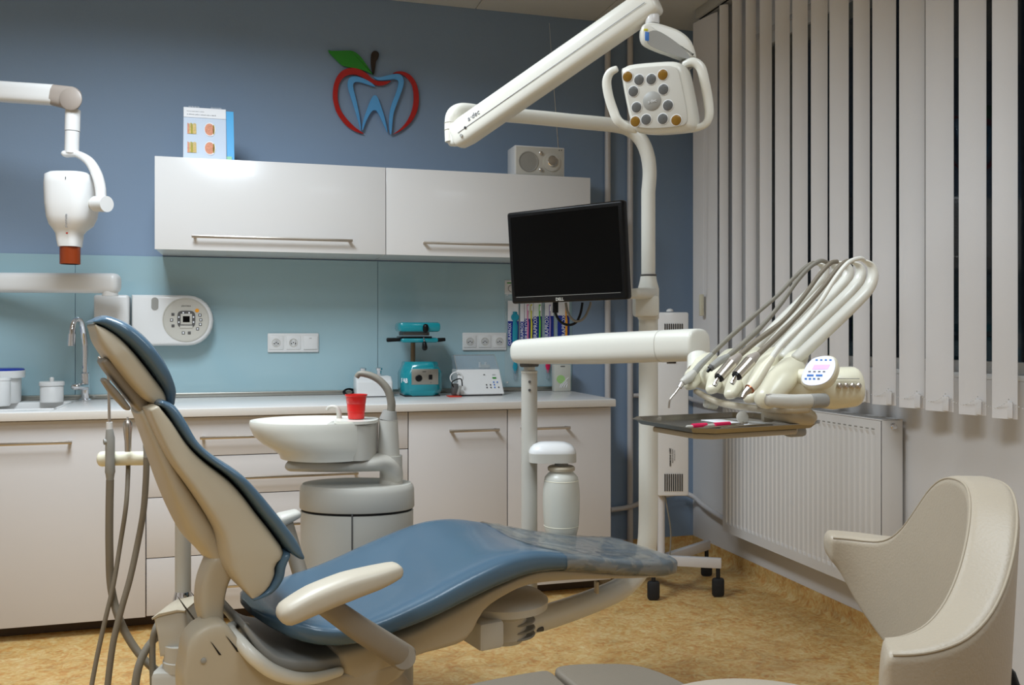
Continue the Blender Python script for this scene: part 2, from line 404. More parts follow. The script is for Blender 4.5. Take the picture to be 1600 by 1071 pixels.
# splashback glass
ZG = zc(100, 398, YB)
sb = thing('splashback', 'teal glass splashback panels behind the worktop', 'splashback', (-.4, YB-.004, .9))
gx = [X0, xc(118, YB), xc(590, YB), xc(893, YB)]
for i in range(3): obj('glass_panel', BB(gx[i]+.001, gx[i+1]-.001, YB-.0065, YB-.0005, .9, ZG, .0008, 1), 'glass_teal', sb)
# ============================================================ WALL CABINETS
YU = 4.19
xu = [xc(241, YU), xc(603, YU), xc(923, YU)]; zu0 = zc(241, 388, YU); zu1 = zc(241, 244, YU)
for i, lab in enumerate(('left white wall cabinet, calendar standing on it', 'right white wall cabinet, radio standing on it')):
    t = carcass('wall_cabinet', xu[i], xu[i+1], zu0, zu1, YU, YB-.001, 'lacquer', lab, 'cabinet')
    d = obj('flap_door', BB(xu[i]+.0015, xu[i+1]-.0015, YU, YU+.019, zu0-.004, zu1+.001, .0015), 'lacquer', t)
    hx = ((300, 550), (659, 870))[i]
    handle(d, xc(hx[0], YU), xc(hx[1], YU), zc(425, 374, YU), YU)
# ============================================================ BLINDS
XBL = 2.25
vb = thing('vertical_blind', 'white vertical slat blind hanging before the window', 'blind', (XBL, 3.0, .93))
ytop = atX(1092, 33, XBL).y; ZR = ZC-.052
bm = NB(); BB(XBL-.02, XBL+.025, .9, ytop, ZR, ZC-.001, .004, bm=bm)
obj('head_rail', bm, 'grey_plastic', vb)
obj('rail_slot', BB(XBL-.004, XBL+.006, .9, ytop-.01, ZR-.002, ZR+.004), 'dark_gap', vb)
zb0 = atX(1600, 658, XBL).z
SL = [(1083, 1121), (1124, 1138), (1144, 1159), (1165, 1181), (1187, 1206), (1211, 1234), (1238, 1262), (1267, 1293), (1296, 1326), (1333, 1359), (1363, 1400), (1405, 1445), (1446, 1490), (1498, 1541), (1550, 1590)]
ends = []
def slat(ya, yb, x0=-.016, x1=.016):
    """curved fabric strip from far edge ya to near edge yb; its near edge swings towards the window"""
    n = 5; bm = NB(); R = []
    for s in (0, .0009):
        for z in (zb0, ZR-.012):
            R.append([bm.verts.new((XBL + x0+(x1-x0)*q/n - .006*math.sin(math.pi*q/n) + s, ya + (yb-ya)*q/n, z)) for q in range(n+1)])
    a, b, c, d = R
    for q in range(n):
        bm.faces.new((a[q], a[q+1], b[q+1], b[q])); bm.faces.new((c[q+1], c[q], d[q], d[q+1]))
        bm.faces.new((a[q+1], a[q], c[q], c[q+1])); bm.faces.new((b[q], b[q+1], d[q+1], d[q]))
    bm.faces.new((a[0], b[0], d[0], c[0])); bm.faces.new((a[n], c[n], d[n], b[n]))
    o = obj('slat', bm, 'slat', vb); ends.append((ya, yb, 0))
for p0, p1 in SL: slat(atX(p0, 300, XBL-.016).y, atX(p1, 300, XBL+.016).y)
yq = atX(1613, 300, XBL).y
for i in range(8): slat(yq - i*.118, yq - i*.118 - .112)
for i, (ya, yb, sw) in enumerate(ends[1:]):          # bottom weights with a bead chain between them
    w_ = NB(); box(w_, (XBL+.001, (ya+yb)/2, zb0+.028), (.003, (ya-yb)*.9, .05), .001); obj('slat_weight', w_, 'slat', vb)
bm = NB()
for (a, b) in zip(ends[4:-1], ends[5:]):
    y0 = a[1]+.004; y1 = b[1]+.004
    for q in range(15):
        f = q/14; bmesh.ops.create_icosphere(bm, subdivisions=1, radius=.0022, matrix=Matrix.Translation((XBL-.014, y0+(y1-y0)*f, zb0+.062-.03*4*f*(1-f))))
obj('bead_chain', bm, 'white_plastic', vb, kind='stuff')
# pull cord weight
o = obj('cord_weight', B(atX(1096, 477, XBL-.03), (.02, .02, .11), .004), 'ivory', vb)
obj('pull_cord', TB([atX(1101, 100, XBL-.03), atX(1099, 460, XBL-.03)], .0012, 6), 'paper', vb)
# ============================================================ ON THE BACK WALL
# emblem: apple outline holding a tooth, flat raised pieces
em = thing('wall_emblem', 'red apple and blue tooth emblem mounted on the blue wall', 'emblem', atY(585, 210, YB-.01))
def emb(name, pts, m, label, off=.0, sm=4, th=.006):
    P = [atY(480+x/5.3545, 60+y/5.3545, YB-.014-off) for x, y in pts]
    obj(name, slab(NB(), P, Y, th, .001, 1, sm), m, em, label, ang=30)
emb('leaf', [(175, 100), (205, 107), (290, 105), (380, 108), (440, 150), (490, 215), (540, 290), (552, 302), (520, 290), (440, 262), (340, 242), (285, 222), (225, 165), (190, 130)], 'emblem_green', 'green leaf')
emb('stem', [(550, 298), (538, 260), (532, 200), (533, 150), (542, 118), (565, 106), (590, 115), (600, 140), (590, 175), (575, 195), (568, 250), (560, 295)], 'emblem_brown', 'dark brown stem')
emb('outline', [(470, 800), (400, 780), (320, 725), (250, 630), (220, 540), (213, 470), (222, 390), (250, 320), (300, 268), (370, 248), (440, 262), (500, 298), (545, 340), (590, 358), (650, 360), (698, 358), (670, 382), (620, 398), (570, 392), (520, 370), (470, 335), (410, 308), (350, 308), (300, 335), (268, 385), (256, 450), (258, 530), (285, 610), (335, 680), (400, 745), (455, 785)], 'emblem_red', 'left part of the red outline')
emb('outline', [(715, 298), (750, 280), (800, 280), (860, 308), (905, 365), (928, 440), (933, 520), (922, 600), (885, 680), (830, 740), (775, 780), (715, 806), (770, 765), (825, 705), (865, 630), (885, 550), (888, 470), (875, 395), (845, 345), (805, 312), (760, 298)], 'emblem_red', 'right part of the red outline')
emb('tooth', [(445, 768), (425, 690), (395, 590), (360, 480), (340, 410), (340, 360), (360, 328), (400, 320), (450, 330), (500, 352), (545, 380), (566, 405), (520, 392), (460, 372), (410, 365), (385, 385), (388, 430), (410, 520), (435, 640), (450, 760)], 'emblem_blue', 'left side of the blue tooth', .008)
emb('tooth', [(555, 322), (600, 328), (670, 312), (730, 300), (780, 305), (806, 345), (803, 400), (780, 470), (745, 560), (718, 650), (705, 790), (690, 790), (684, 700), (690, 620), (710, 540), (745, 450), (762, 380), (755, 350), (720, 342), (650, 350), (590, 350)], 'emblem_blue', 'right side of the blue tooth', .008)
emb('tooth', [(462, 772), (462, 720), (480, 650), (520, 540), (545, 490), (562, 478), (585, 490), (610, 550), (645, 660), (672, 785), (650, 745), (615, 670), (585, 615), (562, 603), (535, 620), (495, 690)], 'emblem_blue', 'blue root arch of the tooth', .008)
# sockets
def socket_frame(px0, px1, py0, py1, label, sw):
    p = atY(px0, py1, YB-.0065); q = atY(px1, py0, YB-.0065); x0, x1, z0, z1 = p.x, q.x, p.z, q.z; w3 = (x1-x0)/3
    t = thing('socket_frame', label, 'socket', ((x0+x1)/2, YB-.007, z0))
    obj('frame', BB(x0, x1, YB-.017, YB-.0068, z0, z1, .006, 3), 'white_plastic', t)
    for i in range(3):
        cx = x0+w3*(i+.5); cz = (z0+z1)/2; m_ = w3*.42
        if i == 2 and sw:
            s = obj('switch', BB(cx-m_, cx+m_, YB-.023, YB-.016, cz-m_*.95, cz+m_*.95, .003), 'white_plastic', t)
            obj('indicator', BB(cx-.006, cx+.006, YB-.0236, YB-.0228, cz+m_*.6, cz+m_*.68), 'mid_grey', s); continue
        s = obj('socket', BB(cx-m_, cx+m_, YB-.020, YB-.016, cz-m_*.95, cz+m_*.95, .003), 'white_plastic', t)
        obj('socket_well', L([(.0205, 0), (.0205, .0012), (.018, .0012), (.0175, .0002)], (cx, YB-.0198, cz), -Y, 28), 'grey_plastic', s)
        for dx in (-.0095, 0, .0095):
            obj('socket_hole', L([(.0028, 0), (.0028, .0008)], (cx+dx, YB-.0199, cz-(.004 if dx else -.001)*1), -Y, 10), 'black', s)
    return t
socket_frame(418, 498, 521, 551, 'white triple socket frame with switch, left of the teal machine', True)
socket_frame(722, 791, 520, 548, 'white triple socket frame by the toothbrush display', False)
# two heating pipes with branches
def pipe(pts, label, m='lacquer_shaded', r=.0165, grp=None, sm=0):
    o = obj('heating_pipe', TB(pts, r, 14, sm), m); return tag(o, label, 'pipe')
p1 = atY(949.5, 519, YB-.03).x; p2 = atY(984.5, 519, YB-.03).x
pipe([(p1, YB-.03, .0), (p1, YB-.03, ZC)], 'vertical white heating pipe on the blue wall, nearer the worktop')
pipe([(p2, YB-.03, .0), (p2, YB-.03, ZC)], 'vertical white heating pipe on the blue wall, nearer the corner')
XRAD = 2.27
a = atY(990, 616, YB-.03); z1 = atX(1126, 634, XRAD+.04).z
pipe(smooth([(p2+.016, YB-.03, z1+.03), (XR-.11, YB-.03, z1+.02), (XR-.05, YB-.05, z1+.01), (XR-.04, YB-.13, z1), (XRAD+.06, atX(1128, 640, XRAD).y+.01, z1)], 6), 'thin upper pipe running from the wall pipe to the radiator', r=.012)
z2 = atX(1124, 812, XRAD+.04).z
pipe(smooth([(p1+.016, YB-.035, z2+.0), (p1+.12, YB-.045, z2+.012), (p2+.1, YB-.07, z2+.05), (XR-.12, YB-.06, z2+.075), (XR-.05, YB-.09, z2+.06), (XR-.05, YB-.22, z2+.03), (XRAD+.05, atX(1128, 820, XRAD).y+.012, z2+.0)], 6), 'bent lower pipe running round the corner to the radiator', r=.0135)
# radiator
ry1 = atX(1129, 831, XRAD).y; ry0 = atX(1377, 657, XRAD).y; rz0 = atX(1129, 831, XRAD).z; rz1 = atX(1377, 657, XRAD).z
ra = thing('radiator', 'white ribbed panel radiator on the right wall', 'radiator', (XRAD+.05, (ry0+ry1)/2, rz0))
bm = NB(); n = int((ry1-ry0-.06)/.0333); prof = []
y = ry0+.03; st = (ry1-ry0-.06)/n
prof.append((ry0+.002, 0)); prof.append((ry0+.028, 0))
for i in range(n):
    prof += [(y+.004, 0), (y+.010, .0045), (y+st-.010, .0045), (y+st-.004, 0)]; y += st
prof += [(ry1-.028, 0), (ry1-.002, 0)]
zr = [rz0+.004, rz0+.045, rz0+.06, rz1-.06, rz1-.045, rz1-.004]
rows = []
for k, z in enumerate(zr):
    g = 0 if k in (0, 1, 4, 5) else 1
    rows.append([bm.verts.new((XRAD + d*g, yy, z)) for yy, d in prof])
for k in range(len(zr)-1):
    for i in range(len(prof)-1): bm.faces.new((rows[k][i], rows[k][i+1], rows[k+1][i+1], rows[k+1][i]))
bx = [bm.verts.new(v.co+Vector((.008, 0, 0))) for v in (rows[0][0], rows[0][-1], rows[-1][-1], rows[-1][0])]
bm.faces.new(bx)
obj('front_panel', bm, 'lacquer', ra, flat=True)
obj('side_cover', BB(XRAD+.003, XRAD+.095, ry0-.0, ry0+.0015, rz0+.005, rz1, r=.0005), 'lacquer', ra); obj('side_cover', BB(XRAD+.003, XRAD+.095, ry1-.0015, ry1, rz0+.005, rz1, r=.0005), 'lacquer', ra)
bm = NB(); BB(XRAD-.001, XRAD+.012, ry0, ry1, rz1-.003, rz1+.002, bm=bm, r=.0015); BB(XRAD+.083, XRAD+.096, ry0, ry1, rz1-.003, rz1+.002, bm=bm, r=.0015)
y = ry0
while y < ry1-.01: BB(XRAD+.01, XRAD+.085, y, y+.006, rz1-.002, rz1+.001, bm=bm); y += .02
obj('top_grille', bm, 'lacquer', ra)
bm = NB(); y = ry0+.03
for i in range(n): BB(XRAD-.0004, XRAD+.003, y+.008, y+st-.008, rz1-.04, rz1-.035, bm=bm); y += st
obj('slot_row', bm, 'mid_grey', ra)
obj('rear_panel', BB(XRAD+.07, XRAD+.082, ry0+.003, ry1-.003, rz0+.01, rz1-.01, .003), 'lacquer', ra)
c = Vector((XRAD+.05, ry0, atX(1398, 670, XRAD).z))
obj('air_vent', L([(.012, 0), (.012, .006), (.009, .008), (.009, .016), (.005, .017)], c, -Y, 16), 'chrome', ra)
obj('wall_bracket', BB(XRAD+.08, XR, ry0+.2, ry0+.23, rz0+.1, rz1-.1), 'lacquer', ra); obj('wall_bracket', BB(XRAD+.08, XR, ry1-.23, ry1-.2, rz0+.1, rz1-.1), 'lacquer', ra)
# ============================================================ AIR STERILISER ON A ROLLING STAND
dS = 4.15; c0 = atD(1052, 519, dS); bx0 = atD(1028, 519, dS); bx1 = atD(1077, 519, dS)
sd = (bx1-bx0).normalized(); bk = Vector((-sd.y, sd.x, 0)); zt = atD(1050, 488, dS).z; zbm = atD(1050, 776, dS).z; hwS = (bx1-bx0).length/2
Rst = frame(sd, y=bk)
st_ = thing('air_steriliser', 'tall white slotted air steriliser on a castered stand, in the corner', 'air cleaner', (c0.x, c0.y, 0))
hc = c0 + bk*.05
obj('housing', box(NB(), (hc.x, hc.y, (zt+zbm)/2), (hwS*2, .1, zt-zbm), .01, Rst), 'lacquer', st_)
for (y0, y1) in ((506, 535), (741, 768)):
    bm = NB()
    for i in range(9):
        px = 1039 + i*3.35; a_ = atD(px, y0, dS-.002); b_ = atD(px, y1, dS-.002); m_ = (a_+b_)/2
        box(bm, m_, (.0042, .003, a_.z-b_.z), 0, Rst)
    obj('vent_slots', bm, 'dark_gap', st_)
obj('slot_handle', box(NB(), atD(1049, 566.5, dS-.001), (.042, .003, .009), 0, Rst), 'dark_gap', st_)
kn = atD(1049, 487, dS)+bk*.04; obj('top_knob', L([(.016, 0), (.016, .006), (.01, .012), (.004, .014)], kn, Z, 18), 'white_plastic', st_)
text('GERMICIDNÍ ZÁŘIČ', .0095, atD(1047.5, 715, dS-.002), Z, -sd, 'print_black', st_, bold=.0002)
text('PROLUX G 55 WA/SPH', .0062, atD(1051, 713, dS-.002), Z, -sd, 'print_black', st_)
text('230V 50Hz 60W  UV-C', .005, atD(1054, 712, dS-.002), Z, -sd, 'print_grey', st_)
pb = atD(1036, 519, dS) + bk*.055
obj('pole', TB([(pb.x, pb.y, .17), (pb.x, pb.y, zbm+.02)], .0175, 16), 'lacquer_shaded', st_)
hub = obj('hub', B((pb.x, pb.y, .165), (.09, .09, .03), .006, Rst), 'lacquer_shaded', st_)
obj('cable', TB([Vector((pb.x, pb.y, zbm))+sd*.0, Vector((pb.x, pb.y, .52))-bk*.02+sd*.0, Vector((pb.x, pb.y, .4))-bk*.02+sd*.025, Vector((pb.x, pb.y, .28))+sd*.045, Vector((pb.x, pb.y, .17))+sd*.04], .0035, 8, 6), 'hose_grey', st_)
def caster_leg(end, drop_z):
    e = Vector((end.x, end.y, .155)); s = Vector((pb.x, pb.y, .155)); m_ = (e+s)/2; dd = (e-s)
    lg = obj('leg', box(NB(), m_, (dd.length+.03, .03, .045), .004, frame(dd, z=Z)), 'lacquer_shaded', st_)
    cs = obj('caster', box(box(NB(), (e.x, e.y, .045), (.028, .056, .086), .012, frame(FW, z=Z)), (e.x, e.y, .11), (.016, .016, .06), .003), 'rubber', lg)
caster_leg(atD(1021, 519, 4.1), 0); caster_leg(atD(1122, 519, 4.15), 0); caster_leg(atD(1104, 519, 4.5)+bk*.0, 0); caster_leg(atD(960, 519, 4.45), 0)
# ============================================================ X-RAY UNIT ON THE WALL
dX = None
xa = thing('xray_unit', 'white wall-mounted dental x-ray unit with folding arm and tube head', 'x-ray unit', atY(240, 540, YB-.02))
yx = YB-.10
P = []
cx = atY(297, 501, yx); r = atY(297, 461.5, yx).z - cx.z
x0 = atY(205, 501, yx).x; pts = [Vector((x0, yx, cx.z+r)), Vector((cx.x-.05, yx, cx.z+r))]
for k in range(13): th = math.pi/2 - math.pi*k/12; pts.append(Vector((cx.x-.01+math.cos(th)*r*.95, yx, cx.z+math.sin(th)*r)))
pts += [Vector((cx.x-.05, yx, cx.z-r)), Vector((x0, yx, cx.z-r))]
ch = obj('control_housing', slab(NB(), [p+Y*.046 for p in pts], Y, .046, .018, 4), 'white_plastic', xa)
cc = atY(290.5, 500, yx-.001)
dl = obj('control_dial', L([(.103, 0), (.103, .003), (.098, .005), (.097, .002), (.0, .002)], cc+Y*.002, -Y, 48), 'grey_plastic', ch, 'grey round control dial')
S_ = .307*.98/100
def dpt(x, y): return atY(230+x/10.708, 450+y/10.708, yx-.0015)
bm = NB()
for x, y in ((430, 445), (408, 540), (432, 637), (883, 458), (897, 537), (889, 612), (843, 688), (605, 755), (704, 755)): obj('button', B(dpt(x, y), (.0135, .002, .0135), .001), 'dark_grey', dl)
bm = NB()
for x, y in ((408, 540), (883, 458), (897, 537), (889, 612), (843, 688), (605, 755), (604, 418), (702, 418), (530, 490), (530, 575), (776, 490), (776, 575)): obj('button_mark', B(dpt(x, y)-Y*.0016, (.006, .0016, .007), .0005), 'white_print', dl)
obj('orange_button', L([(.009, 0), (.009, .001)], dpt(834, 380), -Y, 16), 'orange', dl)
ring = []
c_ = dpt(655, 525)
for k in range(28):
    th = 2*math.pi*k/28; q = 4; ca, sa = math.cos(th), math.sin(th)
    ring.append(Vector((c_.x + math.copysign(abs(ca)**(2/q), ca)*.0395, c_.y, c_.z + math.copysign(abs(sa)**(2/q), sa)*.0395)))
obj('key_ring', slab(NB(), ring, Y, .0012), 'dark_grey', dl)
obj('key_pad', B(c_-Y*.0012, (.05, .0016, .05), .006), 'grey_plastic', dl)
obj('bottom_keys', B(dpt(655, 655)-Y*.0012, (.056, .0016, .013), .004), 'grey_plastic', dl)
obj('display', B(c_-Y*.0024, (.030, .001, .028)), 'black_gloss', dl)
text('planmeca', .011, dpt(650, 302), X, Z, 'print_black', dl)
obj('vent_plug', slab(NB(), [atY(242+5.6*math.cos(t_), 475+(5*math.sin(t_))+(5 if math.sin(t_) > 0 else -5), yx-.0008) for t_ in [2*math.pi*k/24 for k in range(24)]], Y, .001), 'mid_grey', ch)
bl = atY(146, 539, yx-.02); br = atY(201, 461, yx-.02)
bkx = obj('wall_block', BB(bl.x, br.x, yx-.02, YB-.0066, bl.z, br.z, .012, 3), 'white_plastic', xa)
# horizontal arm and scissor arm
dA = 3.98
j = atD(172, 443, dA)
obj('swivel_base', TB([atD(172, 463, dA), atD(172, 452, dA)], .033, 20), 'white_plastic', xa)
e_ = atD(-150, 441, dA)
obj('lower_arm', swp(NB(), [e_, atD(178, 443, dA)], .040, .044, RT.cross(Z).cross(Z) if 0 else FW, 3.2, 24, (.6, .6)), 'white_plastic', xa)
obj('elbow', TB([atD(-150, 441, dA), atD(-150, 300, (dA+3.62)/2), atD(-150, 170, 3.62)], .03, 16), 'white_plastic', xa)
obj('upper_arm', swp(NB(), [atD(-150, 133, 3.62), atD(86, 149, 3.6)], .034, .040, FW, 3.5, 24, (.5, 0)), 'white_plastic', xa)
c1 = atD(112, 154, 3.6)
jn = obj('arm_joint', swp(NB(), [atD(84, 149, 3.6), atD(112, 154, 3.6)], [.0345, .035], [.0405, .046], FW, 3, 24, (0, 1)), 'taupe_joint', xa, 'taupe joint cap')
obj('joint_disc', L([(.044, 0), (.044, .004), (.040, .007), (0, .008)], atD(111, 155, 3.6-.035), -FW, 32), 'taupe_joint', jn)
obj('drop_tube', TB([atD(114, 172, 3.6), atD(113, 205, 3.6)], .0285, 20), 'white_plastic', xa)
obj('drop_tube', TB([atD(113, 206, 3.6), atD(112, 240, 3.6)], .027, 20), 'white_plastic', xa)
obj('fork', swp(NB(), smooth(PD([(103, 241, 3.6), (120, 241, 3.6), (139, 252, 3.58), (151, 272, 3.56), (157, 295, 3.55), (158, 318, 3.55)]), 6), [.026, .020, .018, .018, .016, .020], [.013, .014, .018, .02, .02, .018], FW, 2.6, 18), 'white_plastic', xa)
obj('fork_cap', TB([atD(150, 319, 3.55), atD(167, 319, 3.52)], .031, 22), 'white_plastic', xa)
obj('fork_axle', TB([atD(134, 319, 3.58), atD(151, 319, 3.56)], .018, 18), 'grey_plastic', xa)
HS = [(272, 84, 141), (276, 78, 146), (290, 77, 148), (320, 78, 148), (340, 80, 145), (352, 83, 140), (360, 88, 131), (366, 91, 127), (376, 92, 126), (386, 94, 125)]
bm = NB(); rings = []
for yy, xa2, xb2 in HS:
    c5 = atD((xa2+xb2)/2, yy, 3.6); a5 = (xb2-xa2)/2/F*3.6; b5 = a5*1.05; rg = []
    for k in range(32):
        th = 2*math.pi*k/32; ca, sa = math.cos(th), math.sin(th); e5 = 2/3.2
        rg.append(bm.verts.new(c5 + RT*math.copysign(abs(ca)**e5, ca)*a5 + FW*math.copysign(abs(sa)**e5, sa)*b5))
    rings.append(rg)
for i in range(len(rings)-1):
    for k in range(32): bm.faces.new((rings[i][k], rings[i][(k+1) % 32], rings[i+1][(k+1) % 32], rings[i+1][k]))
bm.faces.new(rings[0][::-1]); bm.faces.new(rings[-1])
hd = obj('tube_head', bm, 'white_plastic', xa, ang=60)
obj('head_mark', B(atD(102.5, 280, 3.6-.091), (.003, .004, .018)), 'print_black', hd)
text('planmeca', .014, atD(103, 345, 3.6-.088), Z, -RT, 'print_grey', hd); obj('head_dot', L([(.004, 0), (.004, .003)], atD(105, 364, 3.6-.0455), -FW, 12), 'red', hd)
obj('collimator', L([(.038, 0), (.038, .072), (.034, .072), (.034, .0)], atD(109.5, 413, 3.6), Z, 28), 'amber_tube', xa, 'amber brown collimator')
# ============================================================ ON THE WALL CABINETS
# desk calendar: two leaves, ring binding, printed front
def cpt(x, y): return atY(260+x/8, 140+y/8, YU+.10)
zt_ = zu1+.0015
cl = thing('desk_calendar', 'white desk calendar with pictures, standing on the left wall cabinet', 'calendar', (atY(325, 240, YU+.1).x, YU+.1, zt_))
A_ = cpt(215, 240); B_ = cpt(742, 300); wv = X*(B_.x-A_.x); ztop = (A_.z+B_.z)/2+.012
fl = Vector((A_.x, YU+.10, ztop)); bl_ = Vector((A_.x+.004, YU+.045, zt_)); 
def leaf(p0, w_, q0, th, name, m):
    n_ = w_.cross(q0-p0).normalized()*th
    return obj(name, slab(NB(), [p0+n_/2, p0+w_+n_/2, q0+w_+n_/2, q0+n_/2], n_, th/2), m, cl)
fr = leaf(fl, wv, bl_, .003, 'front_leaf', 'bluegrey_print')
leaf(fl+Y*.004, wv, Vector((A_.x-.006, YU+.155, zt_)), .002, 'rear_leaf', 'paper')
sd_ = leaf(fl+wv+Y*.004+X*.001-Z*.006, X*.032, bl_+wv+Y*.012+X*.002+Z*.0, .002, 'side_tab', 'sheet_blue'); sd_['label'] = 'bright blue rear sheet'
ud = (bl_-fl); nn = wv.cross(ud).normalized(); nn = nn if nn.y < 0 else -nn
def on(u, v, o=.0022): return fl + wv*u + ud*v + nn*o
obj('header_strip', slab(NB(), [on(0, 0, .0019), on(1, 0, .0019), on(1, .19, .0019), on(0, .19, .0019)], nn, .0003), 'paper', fr)
obj('tab_foot', slab(NB(), [on(1.01, .9, -.006), on(1.13, .9, -.006), on(1.13, .99, -.006), on(1.01, .99, -.006)], nn, .0012), 'sheet_green', fr)
text('Parodontologické vyšetření a ošetření', .0048, on(.28, .075), X, -ud, 'print_black', fr)
text('je základní péče o zdravé zuby a dásně', .0078, on(.42, .135), X, -ud, 'print_black', fr)
for v in (.40, .76):
    for k in range(5):
        u0 = .09+k*.042
        obj('picture', slab(NB(), [on(u0, v-.10+.02*(k % 2)), on(u0+.036, v-.10+.02*((k+1) % 2)), on(u0+.04, v+.11), on(u0-.004, v+.11)], nn, .0004), ('skin_print', 'tan_print', 'olive_print', 'tan_print', 'tan_print')[k], fr)
    for dx, dr, m_ in ((0, .135, 'paper'), (-.01, .115, 'skin_print'), (.085, .05, 'olive_print')):
        obj('picture', slab(NB(), [on(.62+dx+math.cos(t_)*dr*(.5 if m_ == 'olive_print' else 1), v+.01+math.sin(t_)*dr*(1.9 if m_ == 'olive_print' else 1), .0026 if m_ != 'paper' else .0022) for t_ in [2*math.pi*k/20 for k in range(20)]], nn, .0002), m_, fr)
bm = NB()
for k in list(range(7))+list(range(14, 21)):
    u = .13+k*.0375; c3 = fl+wv*u+Z*.0; tube(bm, [c3+Vector((0, -.007*math.cos(a_)+.002, .008*math.sin(a_)-.001)) for a_ in [math.pi*2*q/10 for q in range(10)]], .0009, 6)
obj('ring_binding', bm, 'white_print', cl)
# radio
yr = YU+.03
a_ = atY(804.5, 272, yr); b_ = atY(882, 229.5, yr); zr0 = zu1+.0015
rd = thing('radio', 'small white table radio with round speaker on the right wall cabinet', 'radio', ((a_.x+b_.x)/2, yr+.06, zr0))
hgt = b_.z-a_.z
cab = obj('case', BB(a_.x, b_.x, yr, yr+.13, zr0, zr0+hgt, .004), 'white_plastic', rd)
obj('face', BB(a_.x+.006, b_.x-.006, yr-.002, yr+.001, zr0+.006, zr0+hgt-.006, .001), 'grey_plastic', rd)
def rp(x, y): q = atY(680+x/3.478, y/3.478, yr-.002); q.z += zr0-a_.z; return q
obj('speaker', L([(.050, 0), (.050, .003), (.046, .003), (.044, .001), (0, .0015)], rp(507, 873), -Y, 40), 'mid_grey', rd)
obj('tuning_dial', L([(.046, 0), (.046, .004), (.040, .005), (.040, .006), (0, .006)], rp(633, 876), -Y, 40), 'grey_plastic', rd)
obj('tuning_knob', L([(.026, .006), (.026, .014), (.023, .017), (0, .017)], rp(633, 872), -Y, 32), 'chrome', rd)
for x, y in ((572, 827), (572, 918)): obj('knob', L([(.0085, 0), (.0085, .010), (.006, .012), (0, .012)], rp(x, y), -Y, 18), 'chrome', rd)
for x in (674, 686): obj('lamp', L([(.003, 0), (.003, .001)], rp(x, 812), -Y, 10), 'dark_grey', rd)
an = atY(873, 235, yr+.12); an.z = zr0+hgt-.004
tp = atY(858, 36, yr+.12)
obj('antenna', TB([an, an+(tp-an)*.35], .0026, 8), 'chrome', rd); obj('antenna', TB([an+(tp-an)*.35, an+(tp-an)*.7], .002, 8), 'chrome', rd); obj('antenna', TB([an+(tp-an)*.7, tp], .0013, 8), 'chrome', rd)
# ============================================================ ON THE WORKTOP
ZW = .9006
def wp(px, Yp): return atY(px, 600, Yp).x
# blue-lidded tub + small white canister in front of it
cx_ = wp(2, 4.40); s_ = 1421/4.35
tb = thing('storage_tub', 'white tub with dark blue lid at the left end of the worktop', 'tub', (cx_, 4.42, ZW))
zt1 = atY(10, 587, 4.40).z; zt2 = atY(10, 574, 4.4).z
obj('tub', L([(.066, 0), (.072, .01), (.074, zt1-ZW-.01), (.088, zt1-ZW-.01), (.089, zt1-ZW+.02), (.084, zt1-ZW+.022)], (cx_, 4.42, ZW)), 'white_plastic', tb)
obj('lid', L([(.086, 0), (.086, .012), (.080, .016), (0, .016)], (cx_, 4.42, zt1+.014)), 'pack_blue', tb, 'dark blue lid')
cx_ = wp(-4, 4.25)
cn = thing('canister', 'narrow white canister standing before the blue-lidded tub', 'canister', (cx_, 4.25, ZW)); zz = atY(5, 590, 4.25).z
obj('can', L([(.045, 0), (.049, .006), (.049, zz-ZW-.012)], (cx_, 4.25, ZW)), 'white_plastic', cn); obj('lid', L([(.051, 0), (.051, .010), (.044, .013)], (cx_, 4.25, zz-.012)), 'white_plastic', cn)
pj = wp(81, 4.40); zl = atY(81, 599, 4.4).z
jr = thing('lidded_jar', 'small white round jar with knobbed lid beside the tap', 'jar', (pj, 4.4, ZW)); rj = (wp(99.5, 4.4)-wp(62.5, 4.4))/2
obj('jar', L([(rj-.004, 0), (rj, .004), (rj, zl-ZW-.014), (rj-.003, zl-ZW-.01)], (pj, 4.4, ZW)), 'white_plastic', jr)
ld = obj('lid', L([(rj+.004, 0), (rj+.004, .014), (rj, .018), (0, .018)], (pj, 4.4, zl-.010)), 'white_plastic', jr); obj('lid_knob', L([(.009, 0), (.009, .014), (.007, .018)], (pj, 4.4, zl+.008), N=16), 'white_plastic', ld)
# tap
yt = 4.47
tx = wp(133, yt)
tp_ = thing('kitchen_tap', 'chrome gooseneck tap behind the sink', 'tap', (tx, yt, ZW))
zb_ = atY(133, 584, yt).z
obj('body', L([(.027, 0), (.027, .006), (.019, .010), (.019, zb_-ZW), (.014, zb_-ZW+.006)], (tx, yt, ZW)), 'chrome', tp_)
sp = [Vector((tx, yt, zb_)), atY(133, 545, yt), atY(130, 520, yt-.01), atY(127, 505, yt-.03), atY(122, 500, yt-.05), atY(116, 502, yt-.07), atY(113, 512, yt-.085), atY(112, 524, yt-.09), atY(111.5, 533, yt-.092)]
obj('spout', TB(sp, .0125, 16, 5), 'chrome', tp_); obj('nozzle', TB([atY(112, 522, yt-.09), atY(111, 541, yt-.092)], .0155, 18), 'chrome', tp_)
lv = atY(128, 605, yt-.03); obj('lever', swp(NB(), [Vector((tx, yt-.015, lv.z)), lv+Vector((-.02, -.035, .004))], .021, .015, X, 2.4, 16), 'chrome', tp_)
